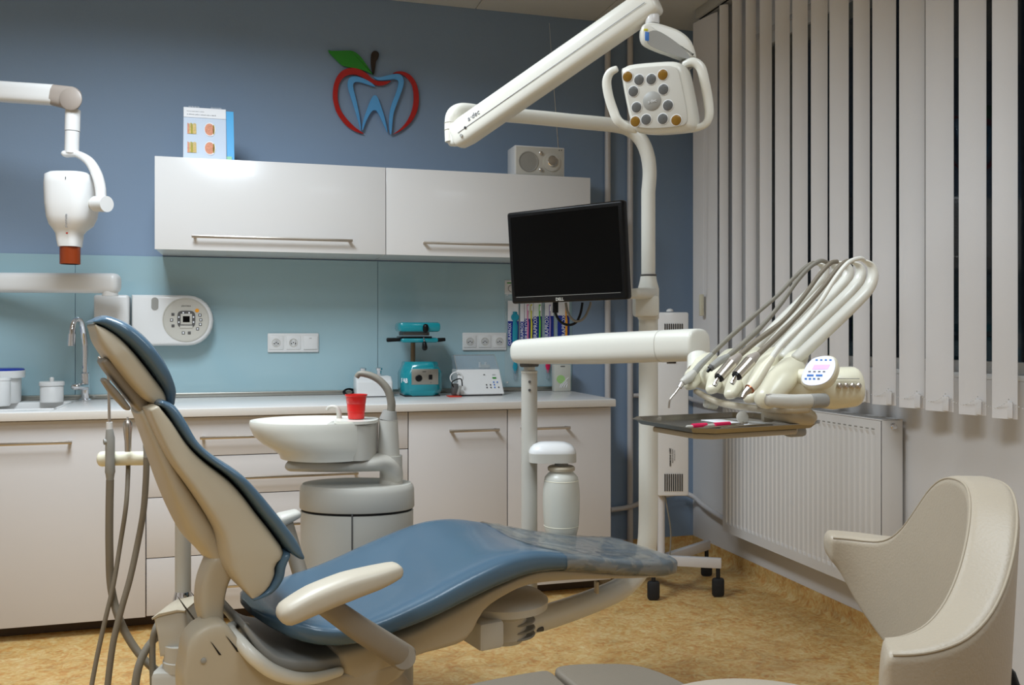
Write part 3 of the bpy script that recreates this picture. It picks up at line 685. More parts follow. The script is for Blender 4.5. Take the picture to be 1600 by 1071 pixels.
# white ultrasonic base with two holders
yq_ = 4.33
q0 = wp(557, yq_); q1 = wp(614, yq_); z0_ = ZW; hh = atY(580, 589, yq_).z-ZW
sc = thing('scaler_unit', 'white sloped scaler unit with two chrome holders on the worktop', 'scaler', ((q0+q1)/2, yq_+.06, ZW))
bm = NB(); slab(bm, [Vector((0, yq_, ZW+.004)), Vector((0, yq_-.004, ZW+hh*.72)), Vector((0, yq_+.03, ZW+hh)), Vector((0, yq_+.13, ZW+hh)), Vector((0, yq_+.14, ZW+.004))], X, (q1-q0)/2, .012, 3)
bmesh.ops.translate(bm, vec=((q0+q1)/2, 0, 0), verts=bm.verts[:]); bd = obj('body', bm, 'white_plastic', sc)
obj('foot', BB(q0+.012, q1-.01, yq_+.004, yq_+.13, ZW-.0002, ZW+.005), 'rubber', sc)
for px in (567, 592): obj('holder', L([(.011, 0), (.012, .03), (.0165, .034), (.0165, .042), (.011, .044)], (wp(px, yq_+.08), yq_+.08, ZW+hh-.003), (0, -.12, 1), N=20), 'chrome', sc)
o = obj('cable_coil', NB(), 'black') if 0 else None
cq = wp(545, 4.46)
bm = NB()
for k in range(3): tube(bm, [Vector((cq+(.02+.004*k)*math.cos(a_), 4.46+.018*math.sin(a_+k)+k*.004-.006, ZW+.021+.015*math.sin(a_)*(.8 + .1*k))) for a_ in [2*math.pi*q/18 for q in range(19)]], .004, 8)
bmesh.ops.translate(bm, vec=(0, 0, .0), verts=bm.verts[:]); o = obj('cable_coil', bm, 'black'); tag(o, 'coiled black cable behind the red cup', 'cable'); o.location.z = ZW
# teal vacuum forming machine
ym = 4.30
def mp_(x, y, Yp=ym): return atY(600+x/7.65, 490+y/7.65, Yp)
mx_ = (mp_(262, 0).x+mp_(700, 0).x)/2
mt_ = thing('forming_machine', 'teal dental vacuum forming machine with black side handles', 'machine', (mx_, ym+.08, ZW))
xl, xr_ = mp_(225, 0).x, mp_(705, 0).x; ztop_ = mp_(0, 600).z; cm = (xl+xr_)/2; hwm = (xr_-xl)/2
bm = NB(); oct_ = []
def octo(hx, hy, c): return [Vector((cm+sx*hx, ym+.09+sy*hy, 0)) for sx, sy in ((-1, -c), (-c, -1), (c, -1), (1, -c), (1, c), (c, 1), (-c, 1), (-1, c))]
lv_ = [(.002, .86, .6), (.022, 1, .66), (.085, 1, .66), (.108, .86, .6), (.126, .82, .6)]
hz_ = ztop_-ZW+.006; rings = []
for z, s, c in lv_:
    rings.append([bm.verts.new(p+Z*(ZW+z*hz_/.126)) for p in octo(hwm*s, .10*s, c)])
for i in range(4):
    for k in range(8): bm.faces.new((rings[i][k], rings[i][(k+1) % 8], rings[i+1][(k+1) % 8], rings[i+1][k]))
bm.faces.new(rings[0][::-1]); bm.faces.new(rings[-1]); bmesh.ops.bevel(bm, geom=bm.edges[:], offset=.004, segments=2, affect='EDGES')
bdy = obj('body', bm, 'teal', mt_)
yf_ = ym-.011
pl_ = obj('face_plate', BB(mp_(325, 0).x, mp_(645, 0).x, yf_, yf_+.006, mp_(0, 858).z, mp_(0, 670).z, .001), 'alu', bdy, 'brushed metal switch plate')
obj('dial', L([(.0165, 0), (.0165, .006), (.012, .012), (0, .012)], mp_(415, 775, yf_), -Y, 28), 'black', pl_)
obj('rocker_switch', B(mp_(556, 762, yf_)-Y*.002, (.017, .006, .024), .001), 'black', pl_)
text('I', .008, mp_(556, 702, yf_-.0004), X, Z, 'print_black', pl_); text('O', .007, mp_(560, 828, yf_-.0004), X, Z, 'print_black', pl_); obj('plate_mark', B(mp_(480, 697, yf_), (.018, .001, .003)), 'print_black', pl_)
text('TECHNO', .020, Vector((xl-.0018, ym+.045, ZW+hz_*.42)), (.25, -1, 0), Z, 'white_print', bdy, bold=.0004) if 0 else None
text('FAB', .030, Vector((xl+.0095, ym+.012, ZW+hz_*.46)), (.52, -1, 0), (0, 0, 1), 'white_print', bdy, bold=.0008)
obj('column', TB([(mp_(398, 0).x, ym+.12, ZW+hz_-.01), (mp_(398, 0).x, ym+.12, mp_(0, 300).z)], .012, 18), 'brass', mt_, 'brass coloured column')
def mb(x0, x1, y0, y1, Y0, Y1, r=.004, bm=None): return BB(mp_(x0, 0).x, mp_(x1, 0).x, Y0, Y1, mp_(0, y1).z, mp_(0, y0).z, r, 2, bm)
obj('heater_head', mb(192, 682, 105, 220, ym+.0, ym+.17, .014), 'teal', mt_)
obj('heater_element', mb(238, 552, 222, 265, ym+.02, ym+.15, .003), 'dark_grey', mt_)
obj('tray_plate', mb(215, 578, 276, 292, ym+.01, ym+.16, .001), 'black', mt_); obj('clamp_ring', mb(215, 660, 293, 352, ym+.01, ym+.16, .012), 'teal', mt_)
for x0, x1 in ((45, 205), (650, 728)): obj('side_handle', swp(NB(), [mp_(x0, 318, ym+.05), mp_(x1, 312, ym+.05)], [.0105, .0085], [.0105, .0085], Z, 2, 14, (.6, .2)), 'black', mt_)
obj('front_knob', swp(NB(), [mp_(498, 160, ym-.012), mp_(498, 195, ym-.012)], .014, .014, X, 2, 16), 'black', mt_)
lk = obj('latch', TB([mp_(475, 292, ym), mp_(480, 350, ym-.02)], .004, 10), 'chrome', mt_); obj('latch_knob', swp(NB(), [mp_(484, 362, ym-.02), mp_(487, 412, ym-.022)], [.011, .0135], [.011, .0135], X, 2, 16), 'black', mt_)
obj('foot', BB(xl+.012, xr_-.012, ym+.01, ym+.17, ZW-.0004, ZW+.006), 'rubber', mt_)
# amalgamator with clear hood
ya_ = 4.27
def ap(x, y, Yp=ya_): return atY(600+x/7.65, 490+y/7.65, Yp)
am = thing('capsule_mixer', 'white sloped capsule mixer with clear hood and buttons', 'mixer', (ap(1150, 0).x, ya_+.07, ZW))
x0, x1 = ap(912, 0).x, ap(1440, 0).x; u0, u1 = ap(868, 0, ya_+.05).x, ap(1378, 0, ya_+.05).x; zt_m = ap(0, 682, ya_+.05).z
def hexa(bm, A, Bv):
    a_ = [bm.verts.new(p) for p in A]; b_ = [bm.verts.new(p) for p in Bv]
    for i in range(4): bm.faces.new((a_[i], a_[(i+1) % 4], b_[(i+1) % 4], b_[i]))
    bm.faces.new(a_[::-1]); bm.faces.new(b_); return bm
bm = hexa(NB(), [Vector(p) for p in ((x0, ya_, ZW+.006), (x1, ya_, ZW+.006), (x1, ya_+.17, ZW+.006), (x0, ya_+.17, ZW+.006))], [Vector(p) for p in ((u0, ya_+.05, zt_m), (u1, ya_+.05, zt_m), (u1, ya_+.16, zt_m), (u0, ya_+.16, zt_m))])
bmesh.ops.bevel(bm, geom=bm.edges[:], offset=.003, segments=2, affect='EDGES'); ab = obj('body', bm, 'white_plastic', am)
obj('foot', BB(x0+.008, x1-.008, ya_+.008, ya_+.16, ZW-.0004, ZW+.008), 'rubber', am)
zh = ap(0, 505, ya_+.09).z; h0, h1 = ap(838, 0, ya_+.09).x, ap(1320, 0, ya_+.09).x; bm = NB()
hexa(bm, [Vector(p) for p in ((u0+.002, ya_+.052, zt_m-.001), (u1-.002, ya_+.052, zt_m-.001), (u1-.002, ya_+.155, zt_m-.001), (u0+.002, ya_+.155, zt_m-.001))], [Vector(p) for p in ((h0, ya_+.095, zh), (h1, ya_+.095, zh), (h1, ya_+.15, zh), (h0, ya_+.15, zh))])
hood = obj('hood', bm, 'smoke', am, 'clear smoky hood', flat=True)
mod = hood.modifiers.new('s', 'SOLIDIFY'); mod.thickness = .0025
rim_ = NB(); hp = [Vector(p) for p in ((u0+.002, ya_+.051, zt_m), (h0, ya_+.094, zh), (h1, ya_+.094, zh), (u1-.002, ya_+.051, zt_m))]
for p, q in ((0, 1), (1, 2), (2, 3)): tube(rim_, [hp[p], hp[q]], .0013, 6)
obj('hood_edge', rim_, 'mid_grey', am)
sl_n = Vector((0, -(zt_m-ZW), .05)).normalized(); sl_u = Vector((0, .05, zt_m-ZW)).normalized()
def slope(x, y):
    q = ap(x, y); t_ = max(0, min(1, (q.z-ZW)/(zt_m-ZW))); r_ = ray(600+x/7.65, 490+y/7.65)
    P0 = Vector((0, ya_, ZW+.006)); d_ = (P0-CAM).dot(sl_n)/r_.dot(sl_n); return CAM+r_*d_+sl_n*.001
obj('display', box(NB(), slope(1318, 772), (.019, .0065, .0015), 0, frame(X, y=sl_u)), 'emblem_green', ab)
text('capmix', .006, slope(1312, 733), X, sl_u, 'print_grey', ab); obj('badge', box(NB(), slope(1196, 733), (.008, .003, .001), 0, frame(X, y=sl_u)), 'print_black', ab)
for x, y, m_ in ((1225, 855, 'dark_grey'), (1272, 855, 'dark_grey'), (1318, 853, 'print_blue'), (1310, 822, 'print_blue'), (1353, 822, 'print_blue'), (1231, 887, 'dark_grey'), (1278, 887, 'dark_grey'), (1323, 885, 'print_blue'), (1370, 884, 'dark_grey')):
    obj('button', lathe(NB(), [(.0038, 0), (.0036, .0012), (0, .0014)], slope(x, y), sl_n, 12), m_, ab)
mc = obj('capsule_holder', TB([ap(1150, 640, ya_+.09), ap(1260, 640, ya_+.09)], .012, 16), 'frost', am)
for px in (1145, 1215): obj('capsule_clip', TB([ap(px, 645, ya_+.09), ap(px, 580, ya_+.09)], .0065, 10), 'white_plastic', am)
# small plugs and cable on an orange-red mat, between the machines
o = obj('red_mat', BB(ap(770, 0, 4.25).x, ap(915, 0, 4.25).x, 4.22, 4.30, ZW, ZW+.004, .001), 'red_mat'); tag(o, 'small orange red mat between the teal machine and the mixer', 'mat')
gx_ = ap(785, 0, 4.36).x
o = thing('power_adapter', 'grey and black adapter with looped white cable on the red mat', 'adapter', (gx_, 4.27, ZW+.0045))
obj('adapter_body', B((gx_+.006, 4.275, ZW+.033), (.03, .035, .055), .006), 'dark_grey', o); obj('plug', B((gx_+.022, 4.250, ZW+.03), (.012, .02, .048), .004, Matrix.Rotation(.3, 3, 'Y')), 'mid_grey', o)
obj('cable', TB([Vector((gx_+.02+.030*math.cos(a_), 4.30, ZW+.087+.028*math.sin(a_))) for a_ in [2*math.pi*q/16*.9-1.5 for q in range(17)]], .0035, 8), 'white_plastic', o)
obj('cable', TB([Vector((gx_+.0, 4.262, ZW+.04)), Vector((gx_-.012, 4.25, ZW+.07)), Vector((gx_+.03, 4.25, ZW+.085)), Vector((gx_+.04, 4.26, ZW+.05))], .003, 8, 5), 'black', o)
# clear box with green leaf print
yb_ = 4.47
k0, k1 = wp(866.5, yb_), wp(892, yb_); kz = atY(880, 570, yb_).z
o = thing('floss_box', 'translucent white box with green print at the right end of the worktop', 'box', ((k0+k1)/2, yb_+.02, ZW))
bo = obj('box', BB(k0, k1, yb_, yb_+.045, ZW, kz, .004), 'frost', o); obj('hang_slot', BB((k0+k1)/2-.012, (k0+k1)/2+.012, yb_-.0006, yb_+.001, kz-.012, kz-.007), 'dark_grey', bo)
def kp(x, y): return atY(780+x/7.27, 540+y/7.27, yb_-.0006)
obj('green_spot', slab(NB(), [kp(700+48*math.cos(t_), 385+48*math.sin(t_)) for t_ in [2*math.pi*k/20 for k in range(20)]], Y, .0004), 'green_dot', bo)
for pts in (((690, 480), (710, 440), (790, 365)), ((705, 480), (730, 440), (765, 405)), ((735, 478), (745, 450), (775, 420)), ((765, 478), (768, 460), (775, 440))): obj('white_swirl', TB([kp(*p) for p in pts], .0016, 6, 4), 'white_print', bo)
# ============================================================ TOOTHBRUSH DISPLAY
yd = YB-.03
def tpt(x, y, Yp): return atY(790+x/5.953, 460+y/5.953, Yp)
db = thing('display_board', 'clear acrylic board carrying the toothbrush packs, by the sockets', 'display', atY(840, 600, YB-.012))
dz0 = atY(800, 604, yd).z; dz1 = atY(800, 455, yd).z; dx0 = atY(790, 519, yd).x; dx1 = atY(891, 519, yd).x
obj('board', BB(dx0, dx1, YB-.0135, YB-.0095, dz0, dz1, .001), 'acrylic', db)
for xx in (dx0+.015, dx1-.015):
    for zz in (dz0+.02, dz1-.02): obj('spacer', L([(.004, 0), (.004, .003)], (xx, YB-.0067, zz), -Y, 10), 'chrome', db)
sg = thing('wall_sign', 'small white sign with green and grey swirl above the toothbrush packs', 'sign', atY(796, 460, YB-.008))
pl2 = obj('plate', BB(atY(788.5, 0, YB-.008).x, atY(812, 0, YB-.008).x, YB-.0105, YB-.0068, atY(790, 460, YB-.01).z, atY(790, 438, YB-.01).z, .001), 'white_plastic', sg)
obj('green_bar', B(atY(798, 442.5, YB-.011), (.04, .0012, .006), .0005), 'emblem_green', pl2); cq2 = atY(800, 451, YB-.011)
obj('swirl', TB([cq2+Vector((-.020*math.cos(a_), 0, .018*math.sin(a_))) for a_ in [-1.3+2.6*q/12 for q in range(13)]], .0022, 6), 'mid_grey', pl2)
PK = [(20, 120, 250, 478, 'white', [(85, 50, 'turq')], 'toothbrush pack with wide turquoise brush, leftmost on the clear board'),
      (135, 172, 255, 440, '', [], 'narrow blue toothbrush pack right of the turquoise one'),
      (176, 256, 228, 440, '', [(205, 16, 'pink'), (238, 18, 'yellow')], 'toothbrush pack with pink and yellow brushes'),
      (258, 335, 205, 440, '', [(316, 18, 'lime')], 'toothbrush pack with lime green brush'),
      (365, 445, 200, 440, '', [(410, 16, 'violet')], 'toothbrush pack with pale violet brush, second from the right'),
      (482, 592, 195, 440, '', [(562, 22, 'orange')], 'toothbrush pack with orange brush, rightmost on the clear board')]
for i, (xa_, xb_, yb2, yend, _, brs, lab) in enumerate(PK):
    Yk = YB-.016-.0; a_ = tpt(xa_, 60+i*2, Yk); b_ = tpt(xb_, yend, Yk); mid = tpt(0, yb2, Yk).z
    t = thing('toothbrush_pack', lab, 'toothbrush pack', ((a_.x+b_.x)/2, Yk, b_.z), 'toothbrush packs on the clear board')
    cdz = obj('card', BB(a_.x, b_.x, Yk-.0015, Yk, b_.z, a_.z, .0004, 1), 'paper', t)
    obj('blue_print', BB(a_.x, b_.x, Yk-.0022, Yk-.0014, b_.z, mid), 'pack_blue', cdz)
    L_ = (mid-b_.z)*(.95 if yend == 478 else 1.2)
    tx_ = a_.x+.011 if i != 5 else a_.x+.035
    text('CURAPROX', L_/5.7, (tx_ if i != 1 else (a_.x+b_.x)/2, Yk-.0026, b_.z+L_*.5 - (0 if yend == 478 else .02)), Z, -X, 'white_print', cdz, bold=.0001)
    for (bx_, bw, bm_) in brs:
        xx = tpt(bx_, 0, Yk).x; z1_ = a_.z-.02; w2 = bw/5.953/F*4.6/2
        br_ = obj('toothbrush', swp(NB(), [(xx-.002, Yk-.008, b_.z+.004), (xx, Yk-.008, b_.z+(mid-b_.z)*.8), (xx-.003, Yk-.008, mid+.01), (xx-.001, Yk-.008, mid+.045 if bm_ == 'turq' else z1_)], [w2, w2*1.05, w2*.55, w2*.9], .004, X, 2.4, 12), bm_, t)
        if bm_ == 'turq': obj('brush_head', L([(.021, 0), (.021, .006), (.017, .010)], (xx, Yk-.003, mid+.02), -Y, 22), 'turq', t)
        else: obj('bristles', BB(xx-w2*.7, xx+w2*.7, Yk-.017, Yk-.010, z1_-.03, z1_-.004, .001), 'white_print', br_)
for px, py, m_, lab in ((805, 573, 'turq', 'small turquoise interdental brush hanging below the leftmost pack'), (856, 572, 'magenta', 'small magenta interdental brush hanging under the long white arm')):
    q = atY(px, py, YB-.02); t = thing('interdental_brush', lab, 'brush', (q.x, q.y, q.z-.06))
    obj('blister', B((q.x, q.y, q.z-.045), (.018, .012, .05), .005), 'smoke', t); obj('handle', swp(NB(), [(q.x, q.y, q.z+.03), (q.x, q.y, q.z-.0), (q.x, q.y, q.z-.035)], [.006, .014, .004], .003, X, 2.2, 12), m_, t)
# ============================================================ DENTAL CHAIR
O = Vector((.234, 2.372, 0)); TH = math.radians(14); CA = Vector((math.cos(TH), math.sin(TH), 0)); CW = Vector((-math.sin(TH), math.cos(TH), 0))
def onC(px, py, w):
    r = ray(px, py); d = (w + (O-CAM).dot(CW))/r.dot(CW); p = CAM + r*d; return p
def tz(px, py, w): p = onC(px, py, w); return ((p-O).dot(CA), p.z)
def CP(t, w, z): return O + CA*t + CW*w + Z*z
def poly(pts, w, w2=0): return [onC(x, y, w) - CW*(w-w2) for x, y in pts]      # traced in plane w, moved to plane w2
ch = thing('dental_chair', 'blue vinyl dental chair with pale shell, backrest raised', 'dental chair', (O.x, O.y, 0))
# seat and legrest cushion: loft over stations
top = [tz(*p) for p in ((430, 985, -.25), (500, 982, -.25), (560, 968, -.25), (600, 951, -.25), (670, 914, -.245), (740, 876, -.24), (810, 847, -.23), (887, 857, -.21), (950, 866, -.19), (1020, 872, -.16))]
bot = [tz(*p) for p in ((403, 1010, -.22), (443, 1032, -.25), (484, 1032, -.26), (559, 1019, -.26), (600, 1002, -.26), (647, 990, -.26), (733, 945, -.25), (792, 916, -.24), (845, 896, -.23), (897, 896, -.21), (981, 903, -.18), (1034, 902, -.13))]
def interp(tab, t):
    if t <= tab[0][0]: return tab[0][1]
    for a_, b_ in zip(tab, tab[1:]):
        if t <= b_[0]: f = (t-a_[0])/(b_[0]-a_[0]); return a_[1]+(b_[1]-a_[1])*f
    return tab[-1][1]
def sm_interp(tab, t, h=.035): return sum(interp(tab, t+h*k) for k in (-2, -1, 0, 1, 2))/5
T0, T1 = -.245, 1.0
HWt = [(-.245, .06), (-.23, .125), (-.19, .19), (-.14, .232), (-.05, .272), (.15, .278), (.35, .268), (.5, .25), (.7, .222), (.9, .195), (.96, .18), (.99, .15), (1.0, .11)]
def seat_ring(t, grow=0, w_over=None, top_only=False):
    zt, zb_ = sm_interp(top, t), sm_interp(bot, t); e_end = min(1, max(.0, (t-T0)/.10), max(.0, (T1-t)/.05) if t > .9 else 1); k = math.sqrt(max(.12, 1-(1-e_end)**2))
    zm = (zt+zb_)/2 ; th_ = (zt-zb_)/2*k + grow; hw = interp(HWt, t)+grow
    if t < -.1: zm += (-.1-t)*.12
    pts = []; N = 36
    for i in range(N):
        a_ = 2*math.pi*(i+.5)/N; ca, sa = math.cos(a_), math.sin(a_); x = math.copysign(abs(ca)**(2/3.6), ca); y = math.copysign(abs(sa)**(2/3.6), sa)
        z = zm + y*th_
        if y > 0: z += -.028*y*(1-abs(x)**2.0)*min(1, max(0, (t+.25)/.2)) * (1 if t < .6 else max(.25, 1-(t-.6)*2.5))
        pts.append(CP(t, x*hw, z))
    return pts
bm = NB(); rings = []; n = 64
for i in range(n+1):
    f = i/n; t = T0 + (T1-T0)*(f if 0 else (.5-.5*math.cos(math.pi*f))*.35+f*.65); rings.append([bm.verts.new(p) for p in seat_ring(t)])
for i in range(n):
    for k in range(36): bm.faces.new((rings[i][k], rings[i][(k+1) % 36], rings[i+1][(k+1) % 36], rings[i+1][k]))
bm.faces.new(rings[0][::-1]); bm.faces.new(rings[-1])
seat = obj('seat_cushion', bm, 'blue_vinyl', ch, ang=70)
# clear plastic protector over the legrest
bm = NB(); rings = []; ts = [.53+.43*i/24 for i in range(25)]
rr = random.Random(3)
for t in ts:
    P_ = seat_ring(t, .003); q = []
    for i, p in enumerate(P_):
        q.append(bm.verts.new(p + Z*(.0035*math.sin(i*1.7+t*31)*math.sin(t*57+i) if 2 < i < 16 else 0)))
    rings.append(q)
for i in range(len(ts)-1):
    for k in range(36): bm.faces.new((rings[i][k], rings[i][(k+1) % 36], rings[i+1][(k+1) % 36], rings[i+1][k]))
m = bpy.data.materials.new('protector'); m.use_nodes = True; nt = m.node_tree; b = nt.nodes['Principled BSDF']
b.inputs['Base Color'].default_value = srgb((152, 150, 142)); b.inputs['Roughness'].default_value = .2; b.inputs['Alpha'].default_value = .45; b.inputs['Coat Weight'].default_value = .5
tc = nt.nodes.new('ShaderNodeTexCoord'); vn = nt.nodes.new('ShaderNodeTexNoise'); vn.inputs['Scale'].default_value = 9; vn.inputs['Detail'].default_value = 3; vn.inputs['Distortion'].default_value = 2.5
nt.links.new(tc.outputs['Object'], vn.inputs['Vector']); rp_ = nt.nodes.new('ShaderNodeValToRGB'); rp_.color_ramp.elements[0].position = .42; rp_.color_ramp.elements[0].color = (.30, .30, .30, 1); rp_.color_ramp.elements[1].position = .56; rp_.color_ramp.elements[1].color = (.62, .62, .62, 1)
nt.links.new(vn.outputs['Fac'], rp_.inputs[0]); nt.links.new(rp_.outputs[0], b.inputs['Alpha'])
bp = nt.nodes.new('ShaderNodeBump'); bp.inputs['Strength'].default_value = .6; bp.inputs['Distance'].default_value = .01; nt.links.new(vn.outputs['Fac'], bp.inputs['Height']); nt.links.new(bp.outputs[0], b.inputs['Normal'])
MATS['protector'] = m
obj('foot_protector', bm, 'protector', ch, 'clear wrinkled plastic cover over the foot end', ang=70)
# shell frame under the legrest
def lo(name, A, Bq, w, hw, e, m_, par, w2=0, label=None, dome=(.8, .8), n=26):
    return obj(name, loft2(NB(), poly(A, w, w2), poly(Bq, w, w2), hw, CW, e, n, 36, dome), m_, par, label, 60)
lo('seat_frame', [(540, 1015), (600, 998), (647, 985), (690, 962), (733, 940), (792, 911), (845, 892), (897, 891), (960, 897), (1014, 900)],
   [(560, 1075), (610, 1052), (660, 1028), (700, 1018), (735, 1003), (757, 958), (796, 930), (824, 918), (852, 913), (910, 908), (967, 906), (1012, 904)], -.2, .2, 7, 'shell_beige', ch, 0, n=34)
for px, w_ in ((951, -.05),): obj('frame_rib', B(onC(932, 918, w_), (.009, .02, .035), .002), 'shell_beige', ch)
# chassis below the seat
def slabw(name, pts, w, hw, r, m_, par, w2=0, sm=3, label=None, ang=50): return obj(name, slab(NB(), poly(pts, w, w2), CW, hw, r, 4, sm), m_, par, label, ang)
lo('chassis', [(290, 1040), (294, 1012), (304, 994), (322, 981), (345, 974), (358, 980), (378, 1005), (410, 1035), (450, 1054), (500, 1060), (560, 1050), (640, 1033)],
   [(300, 1230), (305, 1225), (310, 1215), (320, 1210), (340, 1200), (360, 1190), (390, 1180), (420, 1170), (460, 1150), (500, 1130), (560, 1100), (615, 1066)], -.2, .05, 9, 'shell_beige', ch, -.15, n=34)
lo('chassis_core', [(440, 1062), (500, 1066), (560, 1056), (640, 1040)], [(440, 1200), (500, 1190), (560, 1140), (620, 1100)], -.2, .15, 9, 'shell_beige', ch, .04, n=16)
obj('rim_rail', swp(NB(), smooth([onC(384, 979, .02), onC(368, 978, -.06), onC(360, 985, -.14), onC(376, 1005, -.19), onC(397, 1028, -.215), onC(425, 1049, -.22), onC(458, 1060, -.22), onC(492, 1060, -.22), onC(530, 1050, -.2)], 6), [.010, .012, .014, .017, .016, .014, .011], [.010, .012, .014, .016, .016, .014, .011], CW, 2, 16), 'warm_plastic', ch, 'glossy pale rail round the seat pan')
lo('seat_pan', [(388, 978), (405, 998), (425, 1018), (450, 1030), (500, 1032), (560, 1020)], [(384, 990), (400, 1018), (425, 1042), (450, 1054), (500, 1056), (560, 1042)], -.2, .185, 6, 'mid_grey', ch, -.005)
c = onC(312, 1043, -.2)
obj('cover_screw', L([(.006, 0), (.006, .002), (.004, .003)], onC(318, 1033, -.2005)-CW*.0, -CW, 14), 'mid_grey', ch)
# lift column and floor plate (below the picture, they carry the chair)
obj('lift_arm', swp(NB(), [CP(.0, 0, .40), CP(.12, 0, .22), CP(.28, 0, .06)], .11, .08, CW, 4, 24, (.3, .3)), 'shell_beige', ch)
obj('base_plate', box(NB(), CP(.25, 0, .03), (.85, .46, .058), .028, frame(CA, y=CW)), 'shell_beige', ch)
# backrest: shell body, rear hump, cushion, curved carrier
Fl = [(258, 640), (277, 664), (301, 700), (325, 724), (361, 751), (382, 773), (406, 805), (434, 841), (450, 868), (436, 884), (434, 901), (422, 922), (402, 936)]
seam = [(240, 648), (249, 672), (273, 724), (301, 765), (325, 801), (345, 837), (352, 868), (358, 893), (374, 918), (392, 934)]
lo('backrest_shell', Fl, seam, -.22, [.17, .19, .21, .22, .22], 9, 'shell_beige', ch, 0, None, (.5, .3), 40)
lo('backrest_back', [(238, 646), (256, 672), (280, 724), (306, 765), (331, 801), (352, 837), (359, 865), (363, 889)], [(227, 656), (233, 672), (249, 716), (269, 773), (289, 821), (309, 859), (325, 876), (345, 898)], -.16, [.08, .11, .135, .145, .14], 3.2, 'shell_beige', ch, 0, 'pale rear cover of the backrest', (.6, .6), 34)
lo('backrest_cushion', [(270, 630), (284, 636), (295, 650), (303, 664), (319, 694), (343, 716), (384, 743), (412, 771), (444, 811), (471, 847), (479, 868)], [(259, 640), (268, 648), (277, 662), (301, 698), (325, 722), (361, 749), (382, 771), (406, 803), (434, 839), (452, 866), (463, 873)], -.235, [.17, .2, .225, .235, .235], 4, 'blue_vinyl', ch, 0, None, (.9, .9), 40)
lo('lumbar_cushion', [(458, 872), (452, 888), (448, 906), (438, 922), (422, 934), (404, 940)], [(440, 872), (433, 886), (431, 901), (421, 919), (408, 930), (396, 936)], -.225, .225, 4, 'blue_vinyl', ch, 0)
lo('backrest_carrier', [(372, 880), (357, 908), (351, 930), (348, 958), (352, 985), (362, 1005), (376, 1026)], [(325, 876), (314, 905), (310, 930), (310, 955), (318, 980), (332, 1003), (346, 1030)], -.12, .045, 5, 'shell_beige', ch, -.10)
for p in (((329, 1003), (333, 1007), (346, 1024), (342, 1024)), ((353, 994), (357, 998), (375, 1019), (370, 1019))): obj('slot', slab(NB(), poly(p, -.2), CW, .2008), 'dark_gap', ch)
# headrest
lo('headrest_shell', [(153, 507), (170, 514), (190, 528), (215, 555), (240, 587), (260, 615), (262, 632)], [(150, 514), (155, 535), (168, 556), (186, 580), (205, 604), (226, 625), (248, 637)], -.10, [.09, .115, .115, .11], 4.5, 'shell_beige', ch)
lo('headrest_cushion', [(155, 498), (168, 492), (182, 495), (205, 505), (230, 525), (253, 552), (270, 583), (279, 610), (277, 626)], [(152, 507), (160, 510), (173, 517), (191, 530), (217, 556), (242, 588), (258, 612), (262, 628), (264, 634)], -.12, [.09, .125, .135, .135, .12], 3.2, 'blue_vinyl', ch, 0, None, (1, 1))
lo('headrest_bracket', [(170, 562), (178, 566), (192, 578), (215, 604), (239, 634)], [(158, 570), (164, 580), (180, 600), (200, 625), (216, 644)], -.05, .05, 4, 'shell_taupe', ch, -.02, 'taupe bracket behind the headrest')
lo('headrest_lever', [(168, 593), (186, 612), (204, 636)], [(160, 598), (172, 616), (194, 640)], -.07, .03, 3, 'shell_taupe', ch, -.05)
obj('headrest_post', swp(NB(), [onC(222, 632, -.0), onC(243, 662, -.0)], .035, .012, CW, 4, 16), 'steel', ch)
obj('headrest_joint', swp(NB(), [onC(236, 640, -.03), onC(258, 648, -.03)], .05, .02, CW, 3, 16), 'dark_grey', ch)
# armrests
ar = obj('armrest', swp(NB(), smooth([onC(452, 957, -.36), onC(490, 937, -.36), onC(540, 917, -.36), onC(585, 903, -.36), onC(614, 893, -.36)], 5), [.036, .042, .042, .038, .030], [.025, .029, .029, .025, .019], CW, 2.8, 24, (1, 1)), 'pad_beige', ch, 'smooth pale armrest pad')
obj('armrest_arm', swp(NB(), [onC(508, 945, -.345), onC(560, 982, -.335), onC(632, 1028, -.32)], [.016, .019, .021], [.024, .027, .030], CW, 2.6, 20, (.5, 1)), 'shell_taupe', ch, 'taupe arm carrying the near armrest')
obj('armrest_pivot', TB([onC(632, 1028, -.34), onC(618, 1020, -.18)], .026, 18), 'shell_taupe', ch)
obj('armrest', swp(NB(), [onC(440, 812, .33), onC(461, 804, .33)], [.034, .028], [.02, .014], CW, 2.4, 20, (1, 1)), 'grey_plastic', ch, 'far armrest tip showing beside the backrest')
obj('armrest_arm', TB([onC(445, 815, .33), onC(470, 900, .30), onC(520, 960, .2)], .022, 14), 'shell_taupe', ch)
# ============================================================ UNIT SUPPORT UNDER THE CHAIR: pump drum and sloping tube, vertical post
pP = Vector((1.337, 2.90, 0))
def PP(px, py):   # point on the vertical plane through the post facing the camera
    return atD(px, py, (pP-CAM).dot(FW))
ls = thing('light_post', 'white curved post rising from under the chair foot, carrying arm and monitor', 'post', (.62, 2.45, .30))
base = [atD(752, 985, 2.50), atD(800, 978, 2.55), atD(862, 962, 2.66), atD(930, 938, 2.83), atD(972, 918, 2.98), atD(997, 893, 3.1), atD(1008, 868, 3.16), PP(1012, 840), PP(1013, 800)]
obj('lower_tube', swp(NB(), smooth(base, 5), [.036, .036, .036, .036, .036, .036, .035, .034, .0335], [.036, .036, .036, .036, .036, .036, .035, .0335, .033], CW, 2, 24, (.2, 0)), 'warm_plastic', ls)
obj('pivot_drum', lathe(NB(), [(.05, -.10), (.062, -.085), (.062, -.03), (.075, -.02), (.12, -.005), (.122, .015), (.105, .03), (.05, .034)], onC(788, 945, -.05), Z, 36), 'grey_plastic', ls)
